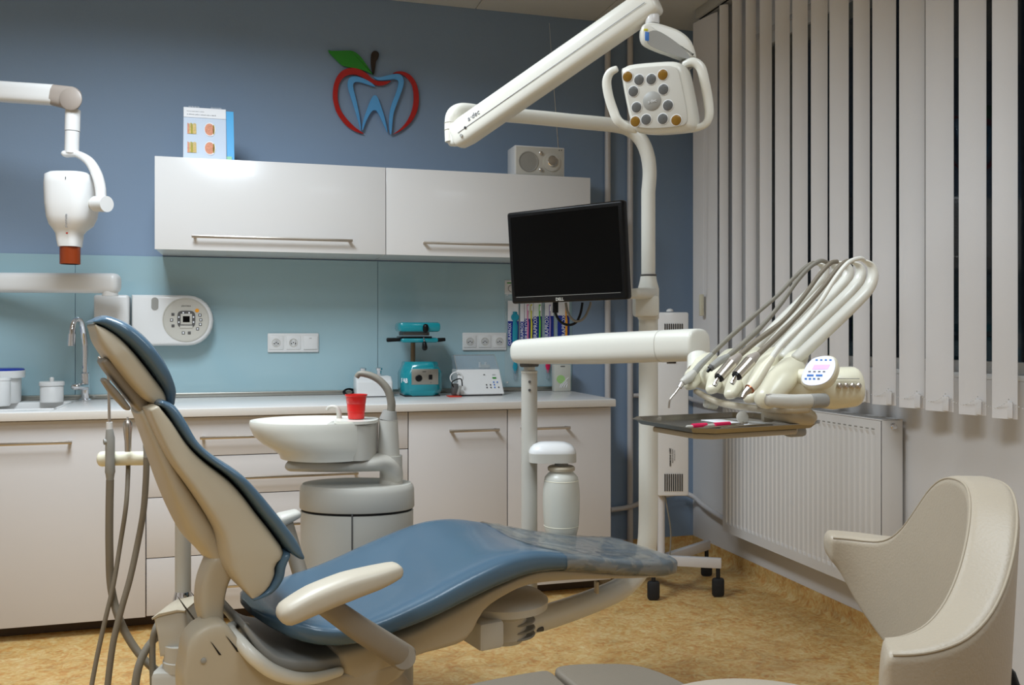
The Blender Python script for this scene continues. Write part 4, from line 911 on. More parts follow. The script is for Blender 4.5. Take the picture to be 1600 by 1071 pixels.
for y in (970, 982, 992): obj('drum_ring', lathe(NB(), [(.063, 0), (.0655, .003), (.063, .006)], onC(800, y, -.05), Z, 36), 'mid_grey', ls)
obj('drum_bracket', box(NB(), onC(753, 985, -.1), (.075, .12, .075), .012, frame(CA, y=CW)), 'grey_plastic', ls)
obj('tube_key', box(NB(), atD(843, 983, 2.58), (.022, .02, .012), .003), 'dark_grey', ls)
zp = lambda y: PP(1013, y).z
px_ = PP(1011.5, 519); pxu = PP(1016, 519)
cx5 = PP(1013, 519)
obj('post', TB([(cx5.x, cx5.y, zp(812)), (cx5.x, cx5.y, zp(455))], .0335, 24), 'warm_plastic', ls)
obj('post_collar', L([(.0335, 0), (.037, .006), (.037, zp(452)-zp(500)), (.030, zp(440)-zp(500)), (.027, zp(432)-zp(500))], (cx5.x, cx5.y, zp(500)), Z, 26), 'warm_plastic', ls)
obj('collar_ring', L([(.0285, 0), (.0285, .004)], (cx5.x, cx5.y, zp(431)), Z, 26), 'dark_grey', ls)
zarm = 1.21+ (519-178)/F*2.93
dl_ = 2.93
up = [Vector((cx5.x, cx5.y, zp(430))), Vector((cx5.x, cx5.y, zp(300))), PP(1015, 268), PP(1011, 240), PP(1001, 218), PP(984, 203), atD(960, 196, 3.13), atD(900, 190, 3.07), atD(830, 183, 3.0), atD(745, 175.5, 2.9)]
obj('upper_tube', TB(up[:2]+smooth(up[1:], 6)[1:], [.0245]*12+[.0245, .0245, .024, .024, .0235, .0235, .023], 22), 'warm_plastic', ls)
obj('elbow', TB(smooth([atD(745, 175.5, 2.9), atD(722, 174, 2.87), atD(710, 180, 2.85), atD(707, 195, 2.85), atD(707, 222, 2.85)], 5), [.024, .026, .0255, .025, .0235], 22), 'warm_plastic', ls)
for y in (193, 204): obj('elbow_ring', L([(.0262, 0), (.0262, .0012)], atD(707, y, 2.85), Z, 24), 'grey_plastic', ls)
# monitor carrier on the post
obj('mount_body', box(NB(), PP(1006, 479)-CW*.03-RT*.012, (.085, .07, .075), .012, frame(RT, y=FW)), 'warm_plastic', ls)
obj('mount_arm', swp(NB(), [PP(1008, 459)-CW*.02, atD(985, 459, 3.0)], [.03, .036], [.022, .016], FW, 3, 18, (.3, .6)), 'warm_plastic', ls)
# ============================================================ DENTAL LIGHT on its spring arm
dl = thing('dental_light', 'white dental operating light with twelve lenses on a long slanting arm', 'dental light', atD(1025, 205, 2.5))
A0 = atD(718, 212, 2.83); A1 = atD(1020, 2, 2.5); ax = (A1-A0).normalized()
sd2 = ax.cross(Z).normalized(); upn = sd2.cross(ax)
arm = obj('spring_arm', swp(NB(), [A0-ax*.0, A0+ax*.03, A1], [.030, .032, .030], [.040, .044, .041], sd2, 4, 24, (.7, .4)), 'warm_plastic', dl)
obj('arm_seam', box(NB(), (A0+A1)/2 + sd2*.0325-upn*.006, ((A1-A0).length*.96, .0012, .0012), 0, frame(ax, y=sd2)), 'print_grey', arm)
text('a·dec', .022, A0+ax*.085+sd2*.0325+upn*.012, ax, upn, 'print_grey', arm, shear=.25) 
obj('arm_bolt', L([(.004, 0), (.004, .002)], A0+ax*.045+sd2*.0325-upn*.006, sd2, 12), 'print_black', arm); obj('arm_bolt', L([(.005, 0), (.005, .002)], A0+ax*.022+sd2*.0325-upn*.02, sd2, 12), 'mid_grey', arm)
obj('arm_stop', box(NB(), atD(742, 211, 2.80), (.04, .03, .02), .005, frame(ax, y=sd2)), 'dark_grey', dl)
obj('arm_yoke', swp(NB(), [atD(708, 216, 2.85), atD(712, 216, 2.83), atD(730, 208, 2.82)], .026, .018, Z, 3, 16, (.4, .4)), 'warm_plastic', dl)
dH = 2.5
obj('head_swivel', L([(.016, 0), (.016, .03)], atD(1019, 24, dH), Z, 20), 'warm_plastic', dl)
obj('head_swivel', L([(.019, 0), (.020, .004), (.020, .022), (.018, .026)], atD(1019, 38, dH), Z, 22), 'white_plastic', dl)
hb = obj('head_bracket', slab(NB(), PD([(1001, 46, dH), (1008, 40, dH), (1020, 39, dH), (1040, 44, dH), (1062, 53, dH), (1078, 68, dH), (1086, 92, dH), (1078, 96, dH), (1058, 90, dH), (1042, 84, dH), (1030, 80, dH), (1008, 70, dH), (1001, 60, dH)]), FW, .028, .012, 4, 3), 'warm_plastic', dl)
obj('bracket_cover', slab(NB(), PD([(1012, 52, dH-.0285), (1026, 48, dH-.0285), (1048, 60, dH-.0285), (1070, 78, dH-.0285), (1078, 92, dH-.0285), (1058, 88, dH-.0285), (1030, 78, dH-.0285), (1012, 68, dH-.0285)]), FW, .001, 0, 1, 3), 'mid_grey', hb)
obj('blue_label', B(atD(1012, 57, dH-.0295), (.016, .002, .024), .001), 'print_blue', hb); obj('yellow_label', B(atD(1009, 46.5, dH-.0295), (.012, .002, .006), .001), 'yellow', hb)
HC = atD(1026, 150, dH); nrm = (-FW*math.cos(.5) - RT*math.sin(.5)); nrm = (nrm - Z*.12).normalized()
hx = Z.cross(nrm).normalized(); hz_ = nrm.cross(hx)
roll = math.radians(7); hx2 = hx*math.cos(roll) + hz_*math.sin(roll); hz2 = nrm.cross(hx2)
def face(px, py, off=0):
    r = ray(px, py); P0 = HC + nrm*(.03+off); d = (P0-CAM).dot(nrm)/r.dot(nrm); return CAM+r*d
fo = [(968, 112), (974, 104), (990, 99), (1040, 95), (1058, 97), (1066, 104), (1071, 120), (1080, 165), (1083, 190), (1080, 200), (1070, 205), (1030, 209), (1000, 208), (990, 203), (983, 190), (974, 150)]
bp_ = [face(*p) for p in fo]
hd2 = obj('lamp_head', slab(NB(), [p-nrm*.038 for p in bp_], nrm, .042, .022, 5, 3), 'warm_plastic', dl, ang=60)
ctr = sum(bp_, Vector())/len(bp_)
obj('face_panel', slab(NB(), [ctr+(p-ctr)*.86+nrm*.0045 for p in bp_], nrm, .0025, .002, 2, 3), 'grey_plastic', hd2, ang=60)
for x, y, am_ in ((981, 120, 1), (999, 125, 0), (1018, 124, 0), (1036, 117, 1), (990, 143, 0), (1037, 140, 0), (995, 168, 0), (1044, 165, 0), (993, 190, 1), (1010, 187, 0), (1036, 186, 0), (1057, 188, 1)):
    ln = obj('lens', L([(.0140, 0), (.0138, .003), (.010, .0042), (0, .0046)], face(x, y, .006), nrm, 22), 'led_amber' if am_ else 'led_clear', hd2, 'amber lens' if am_ else None)
    obj('lens_ring', L([(.0158, 0), (.0158, .0022), (.0142, .0026), (.0139, .001)], face(x, y, .0058), nrm, 22), 'white_plastic', ln)
obj('centre_disc', L([(.026, 0), (.026, .0015), (.024, .003), (0, .0045)], face(1019, 158, .006), nrm, 32), 'mid_grey', hd2)
text('a·dec', .012, face(1019, 158, .011), hx2, hz2, 'white_plastic', hd2)
def fp(lst): return [face(x, y, o) for x, y, o in lst]
obj('handle', swp(NB(), smooth(fp([(963, 108, .0), (953, 114, .0), (948, 128, .0), (951, 150, .0), (958, 172, -.0), (965, 188, -.0), (978, 198, -.01), (993, 203, -.02)]), 5), [.006, .009, .010, .010, .010, .010, .009, .008], [.009, .012, .013, .013, .013, .013, .012, .01], nrm, 2.4, 16, (.8, .8)), 'warm_plastic', dl, 'left side handle')
rh = [atD(1070, 101, 2.47), atD(1083, 97, 2.46), atD(1095, 106, 2.455), atD(1101, 128, 2.455), atD(1106, 155, 2.46), atD(1108, 180, 2.46), atD(1101, 195, 2.465), atD(1080, 203, 2.48)]
obj('handle', swp(NB(), smooth(rh, 5), [.008, .012, .013, .013, .013, .012, .010, .008], [.010, .012, .013, .013, .013, .012, .010, .008], FW, 2.4, 16, (.8, .8)), 'warm_plastic', dl, 'right side handle')
obj('tilt_joint', TB([HC-nrm*.03+hz2*.03, atD(1080, 95, 2.5)], .018, 16), 'mid_grey', dl)
# ============================================================ MONITOR
mo = thing('monitor', 'black flat monitor, switched off, mounted on the white post', 'monitor', atD(890, 472, 3.0))
BLc, BRc, TLc = atD(800, 475.5, 3.13), atD(981, 468, 2.86), atD(794, 333, 3.11)
mx5 = (BRc-BLc); my5 = (TLc-BLc); my5 = my5 - mx5*(mx5.dot(my5)/mx5.length_squared); Wm, Hm = mx5.length, my5.length; Rm = frame(mx5, y=my5); mn = Rm.col[2].normalized(); ux, uy = mx5.normalized(), my5.normalized()
def mpnt(u, v, o=0): return BLc + mx5*u + my5*v + mn*o
bz = obj('bezel', box(NB(), mpnt(.5, .5, -.014), (Wm, Hm, .034), .009, Rm, 3), 'black', mo)
obj('screen', box(NB(), mpnt(.5, .515, .003), (Wm*.925, Hm*.86, .002), 0, Rm), 'black_gloss', mo)
obj('bezel_line', box(NB(), mpnt(.5, .072, .0035), (Wm*.9, .0012, .001), 0, Rm), 'mid_grey', mo)
text('DELL', .014, mpnt(.44, .03, .0036), ux, uy, 'grey_plastic', mo, bold=.0003)
obj('rear_cover', box(NB(), mpnt(.55, .45, -.045), (Wm*.6, Hm*.6, .04), .012, Rm), 'black', mo)
obj('rear_mount', box(NB(), mpnt(.85, .2, -.05), (.1, .1, .03), .006, Rm), 'grey_plastic', mo)
dm = 3.08
obj('cable', TB(PD([(868, 474, dm), (868, 490, dm), (876, 503, dm), (888, 508, dm), (900, 504, dm), (907, 490, dm), (910, 473, dm)]), .0045, 10, 6), 'black', mo)
obj('cable', TB(PD([(884, 473, dm-.02), (887, 488, dm-.02), (895, 500, dm-.02), (905, 502, dm-.02), (914, 495, dm-.02), (921, 480, dm-.02), (923, 472, dm-.02)]), .0042, 10, 6), 'hose_grey', mo)
obj('plug', TB(PD([(868, 470, dm), (868, 489, dm)]), .010, 12), 'black', mo)
# ============================================================ CUSPIDOR
dC = 2.85
def cq_(px, py, d=dC): return atD(px, py, d)
cp = thing('cuspidor', 'grey and white cuspidor with oval bowl on a pedestal behind the chair', 'cuspidor', (cq_(558, 519).x, cq_(558, 519).y, 0))
cb = cq_(558, 519); hwc = 89/F*dC; zz_ = lambda y, d=dC: H+(HY-y)/F*d
obj('pedestal', lathe(NB(), [(1, 0), (1, zz_(797)-.02)], (cb.x, cb.y, .02), Z, 56, sx=hwc*.985, sy=hwc*.62, xdir=RT), 'grey_plastic', cp)
bm = lathe(NB(), [(.0, 0), (.97, 0), (.985, .003), (.985, .006)], (cb.x, cb.y, zz_(797)), Z, 56, sx=hwc*.98, sy=hwc*.61, xdir=RT); obj('pedestal_joint', bm, 'dark_gap', cp)
zt2_ = zz_(755, dC)
obj('pedestal_cap', lathe(NB(), [(.99, 0), (1.005, .004), (1.0, zt2_-zz_(793)-.02), (.985, zt2_-zz_(793)-.008), (.95, zt2_-zz_(793)), (.6, zt2_-zz_(793)-.001), (.0, zt2_-zz_(793)-.001)], (cb.x, cb.y, zz_(793)), Z, 56, sx=hwc, sy=hwc*.63, xdir=RT), 'grey_plastic', cp)
fp_ = -FW*(hwc*.62)
obj('door_seam', box(NB(), cq_(560, 860)-FW*(hwc*.620)+FW*0, (.004, .004, zz_(797)-zz_(930)), 0, frame(RT, y=FW)), 'dark_grey', cp)
# neck, arm and bowl
nk = cq_(611, 519, dC)
obj('neck', lathe(NB(), [(.038, zz_(757)), (.0355, zz_(750)), (.035, zz_(712))], (nk.x, nk.y, 0), Z, 30), 'grey_plastic', cp)
obj('bowl_arm', swp(NB(), smooth([cq_(462, 724), cq_(520, 723.5), cq_(575, 722), cq_(602, 722), cq_(612, 734), cq_(613, 748)], 5), [.085, .095, .08, .05, .036], [.021, .024, .027, .032, .033], FW, 2.6, 24, (.8, .5)), 'grey_plastic', cp)
obj('arm_seam', swp(NB(), [cq_(452, 715), cq_(520, 715), cq_(580, 714)], [.05, .09, .08], [.0016]*3, FW, 2.6, 24, (0, 0)), 'dark_grey', cp)
bc = cq_(490, 519, dC)
def oval(cx, y, hwpx, ratio, shift=0): c_ = cq_(cx, y); return (c_, hwpx/F*dC, ratio)
bm = NB(); rings = []
outer = [(513, 714, 73, .9), (512, 708, 74, .9), (508, 700, 80, .88), (500, 691, 88, .85), (494, 680, 95, .8), (491, 668, 98, .78), (490.5, 660, 99, .77), (490.5, 656.5, 98, .77)]
inner = [(490.5, 657.5, 94, .75), (491, 662, 90, .74), (494, 675, 80, .72), (500, 690, 60, .7), (505, 698, 25, .7)]
for cx, y, hw, ra_ in outer+inner:
    c_ = cq_(cx, y); a_ = hw/F*dC; rg = []
    for k in range(48): th = 2*math.pi*k/48; rg.append(bm.verts.new(c_ + RT*a_*math.cos(th) + FW*a_*ra_*math.sin(th)))
    rings.append(rg)
for i in range(len(rings)-1):
    for k in range(48): bm.faces.new((rings[i][k], rings[i][(k+1) % 48], rings[i+1][(k+1) % 48], rings[i+1][k]))
bm.faces.new(rings[0][::-1]); bm.faces.new(rings[-1])
bw = obj('bowl', bm, 'warm_plastic', cp, ang=70)
obj('bowl_housing', swp(NB(), [cq_(552, 660, dC), cq_(552, 714, dC)], 37/F*dC, .10, RT, 3.2, 28, (0, 0)), 'grey_plastic', cp)
obj('cup_shelf', swp(NB(), [cq_(557, 655.5, dC-.03), cq_(557, 660, dC-.03)], 33/F*dC, .075, RT, 2.6, 28, (0, 0)), 'warm_plastic', cp)
obj('bowl_rinse_tube', TB(PD([(530, 655, dC), (529.5, 645, dC), (526, 638, dC), (520, 636, dC), (514, 637, dC), (511, 641, dC)]), [.009, .008, .007, .006, .0055, .005], 14, 5), 'grey_plastic', cp)
obj('filler_column', TB([cq_(607.5, 722), cq_(607, 656)], [.035, .0285], 28), 'grey_plastic', cp)
obj('filler_sleeve', TB([cq_(607, 656), cq_(609, 642)], [.029, .021], 28), 'mid_grey', cp)
obj('cup_filler', TB(PD([(611, 642, dC), (611.5, 630, dC), (608, 615, dC), (602, 604, dC), (592, 594, dC), (580, 587.5, dC), (568, 584.5, dC), (561, 585, dC), (557, 590, dC)]), [.013, .013, .0125, .012, .0115, .011, .010, .009, .008], 16, 5), 'hose_grey', cp)
cu_ = atD(556.5, 654.5, dC-.03); ch_ = (654.5-617)/F*dC
o = obj('cup', L([(.024, 0), (.0252, .002), (.0265, ch_*.3), (.0272, ch_*.31), (.0285, ch_*.62), (.0292, ch_*.63), (.032, ch_-.006), (.0345, ch_-.004), (.0345, ch_), (.032, ch_), (.0275, ch_*.5), (.0235, .004), (0, .004)], (cu_.x, cu_.y, cu_.z), Z, 36), 'red_cup'); tag(o, 'red plastic cup on the cuspidor bowl', 'cup')
# ============================================================ ASSISTANT STAND (bar with three instruments, housing at the left of the chair)
dA2 = 2.55
as_ = thing('assistant_stand', 'grey stand with a horizontal holder bar at the left behind the backrest', 'instrument stand', (atD(287, 519, dA2).x, atD(287, 519, dA2).y, 0))
q = atD(286, 519, dA2)
obj('post', TB([atD(286, 945, dA2), atD(286, 716, dA2)], .0215, 22), 'grey_plastic', as_)
obj('post_ring', TB([atD(286, 786, dA2), atD(286, 779, dA2)], .025, 22), 'mid_grey', as_)
obj('post_joint', TB([atD(286, 948, dA2), atD(286, 938, dA2), atD(286, 924, dA2)], [.028, .028, .022], 24), 'chrome', as_)
obj('holder_bar', swp(NB(), [atD(172, 717, dA2), atD(290, 716, dA2)], .0195, .0195, Z, 2, 22, (0, 1)), 'ivory', as_)
obj('bar_end', swp(NB(), [atD(160, 717.5, dA2-.003), atD(171, 717, dA2-.003)], .0215, .0215, Z, 2, 22, (.5, 0)), 'ivory', as_)
obj('housing', slab(NB(), PD([(252, 955, 2.45), (262, 949, 2.45), (290, 943, 2.45), (302, 946, 2.45), (306, 975, 2.45), (308, 1010, 2.45), (262, 1016, 2.45), (258, 985, 2.45)]), FW, .06, .012, 4, 0), 'grey_plastic', as_)
obj('housing_lid', slab(NB(), PD([(251, 955, 2.45), (262, 948, 2.45), (290, 942, 2.45), (302, 943, 2.45), (302, 946, 2.45), (290, 946, 2.45), (262, 953, 2.45), (252, 958, 2.45)]), FW, .063, .001, 1, 0), 'shell_beige', as_)
b0 = atD(284, 519, 2.42)
obj('swivel_column', L([(.048, zz_(1045, 2.42)), (.048, zz_(1030, 2.42)), (.045, zz_(1029, 2.42)), (.045, zz_(1005, 2.42))], (b0.x, b0.y, 0), Z, 28), 'grey_plastic', as_)
b0 = atD(300, 519, 2.45)
obj('floor_box', box(NB(), (b0.x, b0.y, (zz_(1040, 2.42))/2), (.17, .16, zz_(1040, 2.42)), .02, frame(RT, y=FW)), 'grey_plastic', as_)
def hose(parent, pts, r, m_='hose_taupe', nm='hose', lab=None): return obj(nm, TB(PD(pts), r, 12, 6), m_, parent, lab)
dI = dA2-.03
i1 = thing('suction_handpiece', 'thick grey suction handpiece, leftmost on the assistant bar', 'handpiece', atD(172, 740, dI), 'instruments on the assistant bar')
obj('tip', TB(PD([(171, 661, dI), (169.5, 600, dI), (168, 580, dI), (162, 567, dI), (154, 558, dI)]), .0038, 10, 5), 'steel', i1)
obj('tip_socket', TB(PD([(171, 672, dI), (171, 660, dI)]), .0085, 16), 'white_plastic', i1)
obj('valve_body', TB(PD([(172, 755, dI), (172, 741, dI), (172, 738, dI), (172, 720, dI), (172, 705, dI), (172, 685, dI), (171, 671, dI)]), [.0085, .012, .0135, .0125, .0125, .0125, .009], 18), 'mid_grey', i1)
obj('valve_knob', TB(PD([(172, 690, dI), (162, 691, dI-.01)]), .008, 14), 'mid_grey', i1)
hose(i1, [(172, 750, dI), (171, 800, dI), (171, 860, dI), (174, 920, dI), (188, 972, dI-.02), (212, 1015, dI-.03), (240, 1045, dI-.04), (262, 1056, dI-.04)], .0105)
i2 = thing('syringe_handpiece', 'slim chrome handpiece in the middle of the assistant bar', 'handpiece', atD(200, 706, dI), 'instruments on the assistant bar')
obj('body', TB(PD([(200, 706, dI), (200, 690, dI), (199.5, 678, dI), (199.5, 668, dI), (199.5, 661, dI), (199.5, 657, dI)]), [.0085, .009, .0105, .0125, .0115, .007], 18), 'steel', i2); obj('nipple', TB(PD([(199.5, 659, dI), (199, 652, dI)]), .0025, 8), 'chrome', i2)
hose(i2, [(200, 706, dI+.04), (200, 720, dI+.06), (200, 740, dI+.03), (197, 790, dI), (188, 850, dI), (177, 915, dI-.02), (163, 975, dI-.04), (150, 1035, dI-.06), (140, 1090, dI-.08)], .0062)
i3 = thing('saliva_ejector', 'grey saliva ejector with red tip, rightmost on the assistant bar', 'handpiece', atD(229, 722, dI), 'instruments on the assistant bar')
obj('tip', TB(PD([(228, 683, dI), (228, 660, dI), (227, 640, dI)]), .004, 10), 'red', i3, 'red tip')
obj('valve_body', TB(PD([(229, 720, dI), (229, 705, dI), (229, 698, dI), (229, 690, dI), (228, 682, dI)]), [.008, .0085, .0095, .009, .005], 16), 'mid_grey', i3)
hose(i3, [(229, 715, dI), (228, 750, dI), (224, 800, dI), (215, 850, dI), (203, 905, dI-.02), (189, 955, dI-.04), (176, 1010, dI-.06), (166, 1090, dI-.08)], .0085)
obj('hose_loop', TB(PD([(268, 965, 2.5), (252, 970, 2.47), (242, 985, 2.45), (238, 1015, 2.45), (240, 1090, 2.45)]), .0085, 12, 6), 'hose_grey', as_)
obj('hose_loop', TB(PD([(268, 975, 2.5), (252, 990, 2.47), (232, 1010, 2.45), (216, 1045, 2.43), (208, 1100, 2.42)]), .0105, 12, 6), 'hose_grey', as_)
# ============================================================ DELIVERY UNIT: post, water bottle, swing arm, instrument head
du = thing('delivery_unit', 'white delivery unit: post, long horizontal arm and instrument head on the right', 'delivery unit', (atD(827, 519, 3.0).x, atD(827, 519, 3.0).y, .3))
dP = 3.0; pc = atD(827, 519, dP)
obj('post', TB([(pc.x, pc.y, .3), (pc.x, pc.y, zz_(583, dP))], .0265, 24), 'grey_plastic', du)
obj('post_ring', L([(.0275, 0), (.0275, .006), (.024, .008)], (pc.x, pc.y, zz_(583, dP)), Z, 24), 'warm_plastic', du)
obj('post_neck', TB([(pc.x, pc.y, zz_(581, dP)), (pc.x, pc.y, zz_(565, dP))], .0195, 20), 'warm_plastic', du)
obj('post_foot', TB([(pc.x, pc.y, .32), atD(800, 985, 2.72)], .024, 16), 'grey_plastic', du)
for y in (597, 610): obj('screw', L([(.0045, 0), (.0045, .002)], atD(827.5, y, dP-.0265), -FW, 12), 'dark_grey', du)
ya1, ya2 = atD(812, 550, 3.0), atD(1104, 538.5, 2.38)
aD = (ya2-ya1).normalized(); sdn = aD.cross(Z).normalized()
armA = obj('swing_arm', swp(NB(), [ya1+aD*.012, ya1+aD*.1, ya1.lerp(ya2, .5), ya1.lerp(ya2, .85)+Z*0, ya2-aD*.03], [.040, .042, .044, .045, .044], [.040, .042, .046, .044, .043], sdn, 2.8, 28, (.9, .25)), 'warm_plastic', du)
obj('arm_cover_ring', swp(NB(), [ya1.lerp(ya2, .815), ya1.lerp(ya2, .817)], .0458, .0448, sdn, 2.8, 28, (0, 0)), 'grey_plastic', armA)
obj('pivot_gap', box(NB(), atD(827, 570, 2.98), (.05, .045, .016), .005, frame(aD, y=sdn)), 'dark_grey', du)
obj('pivot_gap', box(NB(), atD(1074, 560, 2.43), (.05, .04, .014), .005, frame(aD, y=sdn)), 'dark_grey', du)
# water bottle under its cap block
bq = atD(877, 519, 2.96); zb1 = zz_(703, 2.96)
obj('bottle_block', swp(NB(), [atD(863, 721, 2.97), atD(863, 707, 2.97)], 37/F*2.97, .055, RT, 4, 28, (0, 0)), 'grey_plastic', du)
bm = NB(); rings = []
for y, k in ((707, 1), (705, 1), (700, .93), (695, .8), (691.5, .55), (690.5, .25), (690.3, .02)):
    c_ = atD(863-(1-k)*0, y, 2.97); rg = []
    for j in range(32):
        th = 2*math.pi*(j+.5)/32; ca, sa = math.cos(th), math.sin(th); rg.append(bm.verts.new(c_ + RT*math.copysign(abs(ca)**.55, ca)*37/F*2.97*k + FW*math.copysign(abs(sa)**.55, sa)*.055*k))
    rings.append(rg)
for i in range(len(rings)-1):
    for k in range(32): bm.faces.new((rings[i][k], rings[i][(k+1) % 32], rings[i+1][(k+1) % 32], rings[i+1][k]))
bm.faces.new(rings[0][::-1]); bm.faces.new(rings[-1]); obj('bottle_block_lid', bm, 'white_plastic', du, ang=60)
obj('bottle_coupling', L([(.022, zz_(731, 2.96)), (.022, zz_(721, 2.96))], (bq.x, bq.y, 0), Z, 24), 'mid_grey', du)
kk = 1/F*2.96
obj('bottle_collar', L([(r_*kk, zz_(y, 2.96)) for r_, y in ((21, 735), (21.5, 731), (20, 729), (18, 728))], (bq.x, bq.y, 0), Z, 32), 'shell_beige', du)
wb = obj('water_bottle', L([(r_*kk, zz_(y, 2.96)) for r_, y in ((18, 838), (24, 836), (26.5, 826), (27, 822), (28.5, 800), (29, 780), (28.5, 765), (27, 752), (26.5, 750), (26, 746), (22, 741), (18.5, 738), (18.5, 733), (17, 732), (16, 740), (0, 741))], (bq.x, bq.y, 0), Z, 40), 'frost', du, 'frosted water bottle')
for y, r_ in ((750.5, 26.6), (821, 27)): obj('bottle_rib', L([((r_-.5)*kk, -.002), ((r_+.6)*kk, 0), ((r_-.5)*kk, .002)], (bq.x, bq.y, zz_(y, 2.96)), Z, 40), 'ivory', wb)
# instrument head
hp0, hp1 = atD(1100, 588, 2.24), atD(1235, 606, 1.98)
hA = (hp1-hp0).normalized(); hN = hA.cross(Z).normalized(); hN = hN if hN.dot(FW) < 0 else -hN
obj('head_pivot', TB([atD(1092, 560, 2.36), atD(1092, 580, 2.33)], .030, 20), 'warm_plastic', du)
hdl = obj('head_body', swp(NB(), smooth(PD([(1093, 588, 2.27), (1130, 592, 2.2), (1180, 598, 2.1), (1230, 600, 2.0)]), 5), [.042, .05, .055, .055, .05], [.026, .034, .038, .040, .040], hN, 2.3, 26, (1, 1)), 'ivory', du)
# five saddles, each a rounded lump carrying one instrument
lowr = [(1079, 602), (1113, 608), (1142, 616), (1172, 622), (1208, 628)]
uppr = [(1108, 562), (1143, 556), (1178, 554), (1212, 554), (1248, 556)]
dsd = [2.19, 2.12, 2.05, 1.98, 1.92]
for i in range(5):
    a_ = atD(*lowr[i], dsd[i]); b_ = atD(*uppr[i], dsd[i]+.13)
    obj('instrument_saddle', swp(NB(), smooth([a_, a_.lerp(b_, .35)+Z*.006, a_.lerp(b_, .7)+Z*.006, b_], 4), [.016, .0235, .025, .022], [.012, .019, .021, .018], hA, 2.6, 18, (1, 1)), 'ivory', du)
barrel = obj('head_barrel', swp(NB(), [atD(1240, 602, 2.0), atD(1262, 604, 1.99), atD(1300, 607, 1.98), atD(1330, 605, 1.98)], [.05, .052, .054, .052], [.036, .042, .046, .044], hN, 2.4, 28, (.8, .35)), 'ivory', du)
obj('barrel_seam', swp(NB(), [atD(1297, 592, 1.925), atD(1343, 592, 1.925)], .0009, .0009, Z, 2, 8, (0, 0)), 'mid_grey', du)
for px in (1310, 1320, 1330, 1340): obj('coupling', L([(.006, 0), (.006, .008), (.0035, .010), (.0035, .014)], atD(px, 603, 1.93), -FW, 12), 'steel', du)
bulb = obj('head_shoulder', swp(NB(), [atD(1198, 622, 1.93), atD(1215, 600, 1.95), atD(1236, 577, 2.0)], [.028, .036, .032], [.024, .030, .028], hA, 2, 20, (1, 1)), 'ivory', du)
obj('head_skirt', swp(NB(), smooth(PD([(1088, 612, 2.2), (1120, 628, 2.14), (1165, 637, 2.05), (1220, 641, 1.96), (1262, 640, 1.93)]), 4), [.008, .010, .010, .010], [.006, .008, .008, .008], hN, 2.2, 14, (1, 1)), 'shell_beige', du)
obj('grip_handle', swp(NB(), PD([(1204, 626, 1.86), (1240, 628, 1.86), (1280, 626, 1.88)]), [.0125, .013, .0125], [.014, .015, .014], FW, 2.3, 20, (1, .8)), 'grey_plastic', du)
obj('grip_end', swp(NB(), PD([(1268, 627, 1.87), (1287, 626, 1.88)]), .0125, .015, FW, 2.3, 20, (.1, 1)), 'mid_grey', du)
obj('grip_pivot', TB(PD([(1202, 616, 1.86), (1202, 628, 1.86)]), .007, 12), 'chrome', du)
obj('side_knob', swp(NB(), PD([(1104, 631, 2.2), (1120, 634, 2.2)]), [.011, .009], [.011, .009], Z, 2, 16, (.7, .3)), 'warm_plastic', du)
for k in range(4): obj('knob_rib', TB(PD([(1108+k*3.6, 631.6+k*.8, 2.2), (1109.3+k*3.6, 632+k*.8, 2.2)]), .0118-.0005*k, 16), 'ivory', du)
obj('tray_arm', swp(NB(), PD([(1200, 645, 2.0), (1235, 650, 1.98), (1262, 652, 1.98)]), [.02, .024, .024], [.012, .018, .018], FW, 2.4, 20, (1, 1)), 'shell_beige', du)
obj('tray_stem', box(NB(), atD(1199, 642, 2.05), (.024, .024, .05), .004, frame(RT, y=FW)), 'shell_beige', du)
# control pad
pcx = atD(1281, 587, 1.88)
pn = (-FW*.80 - RT*.48 + Z*.36).normalized(); pxx = (RT - pn*RT.dot(pn)).normalized(); pyy = pn.cross(pxx)
pyy = -pyy if pyy.z < 0 else pyy
def pf(px, py, o=0):
    r = ray(px, py); P0 = pcx+pn*o; d = (P0-CAM).dot(pn)/r.dot(pn); return CAM+r*d
pol = [(1262, 566), (1270, 559), (1284, 555), (1298, 555), (1306, 560), (1308, 572), (1303, 587), (1294, 598), (1280, 604), (1262, 605), (1252, 600), (1250, 590), (1255, 577)]
pb_ = [pf(*p) for p in pol]; pc_ = sum(pb_, Vector())/len(pb_)
pad = obj('control_pad', slab(NB(), [p-pn*.017 for p in pb_], pn, .017, .008, 4, 3), 'ivory', du, 'tilted keypad with lit display', 60)
obj('pad_face', slab(NB(), [pc_+(p-pc_)*.90+pn*.0006 for p in pb_], pn, .0006, 0, 1, 3), 'pad_face', pad)
du1 = (pf(1298, 575)-pf(1270, 575)).normalized(); dv1 = (pf(1284, 565)-pf(1277, 585)); dv1 = (dv1-du1*du1.dot(dv1)).normalized()
obj('lcd', slab(NB(), [pf(1272, 570.5, .0016), pf(1297, 570, .0016), pf(1293, 577, .0016), pf(1269, 577.5, .0016)], pn, .0004), 'lcd', pad)
def pkey(px, py, w_, h_, m_='print_blue'): obj('key', box(NB(), pf(px, py, .0014), (w_, h_, .0008), 0, frame(du1, y=dv1)), m_, pad)
for k in range(4): pkey(1276+k*7.2, 562.8, .0045, .003); pkey(1265+k*7.5, 581, .005, .003, 'print_grey')
for px in (1266, 1280): pkey(px, 587, .013, .0042)
for k, px in enumerate((1259, 1265.5, 1272, 1279)): pkey(px, 592.3, .0045, .0038, 'print_blue' if k < 3 else 'print_grey')
obj('pad_neck', TB([pc_-pn*.03, atD(1240, 592, 1.98)], [.016, .02], 16), 'ivory', du)
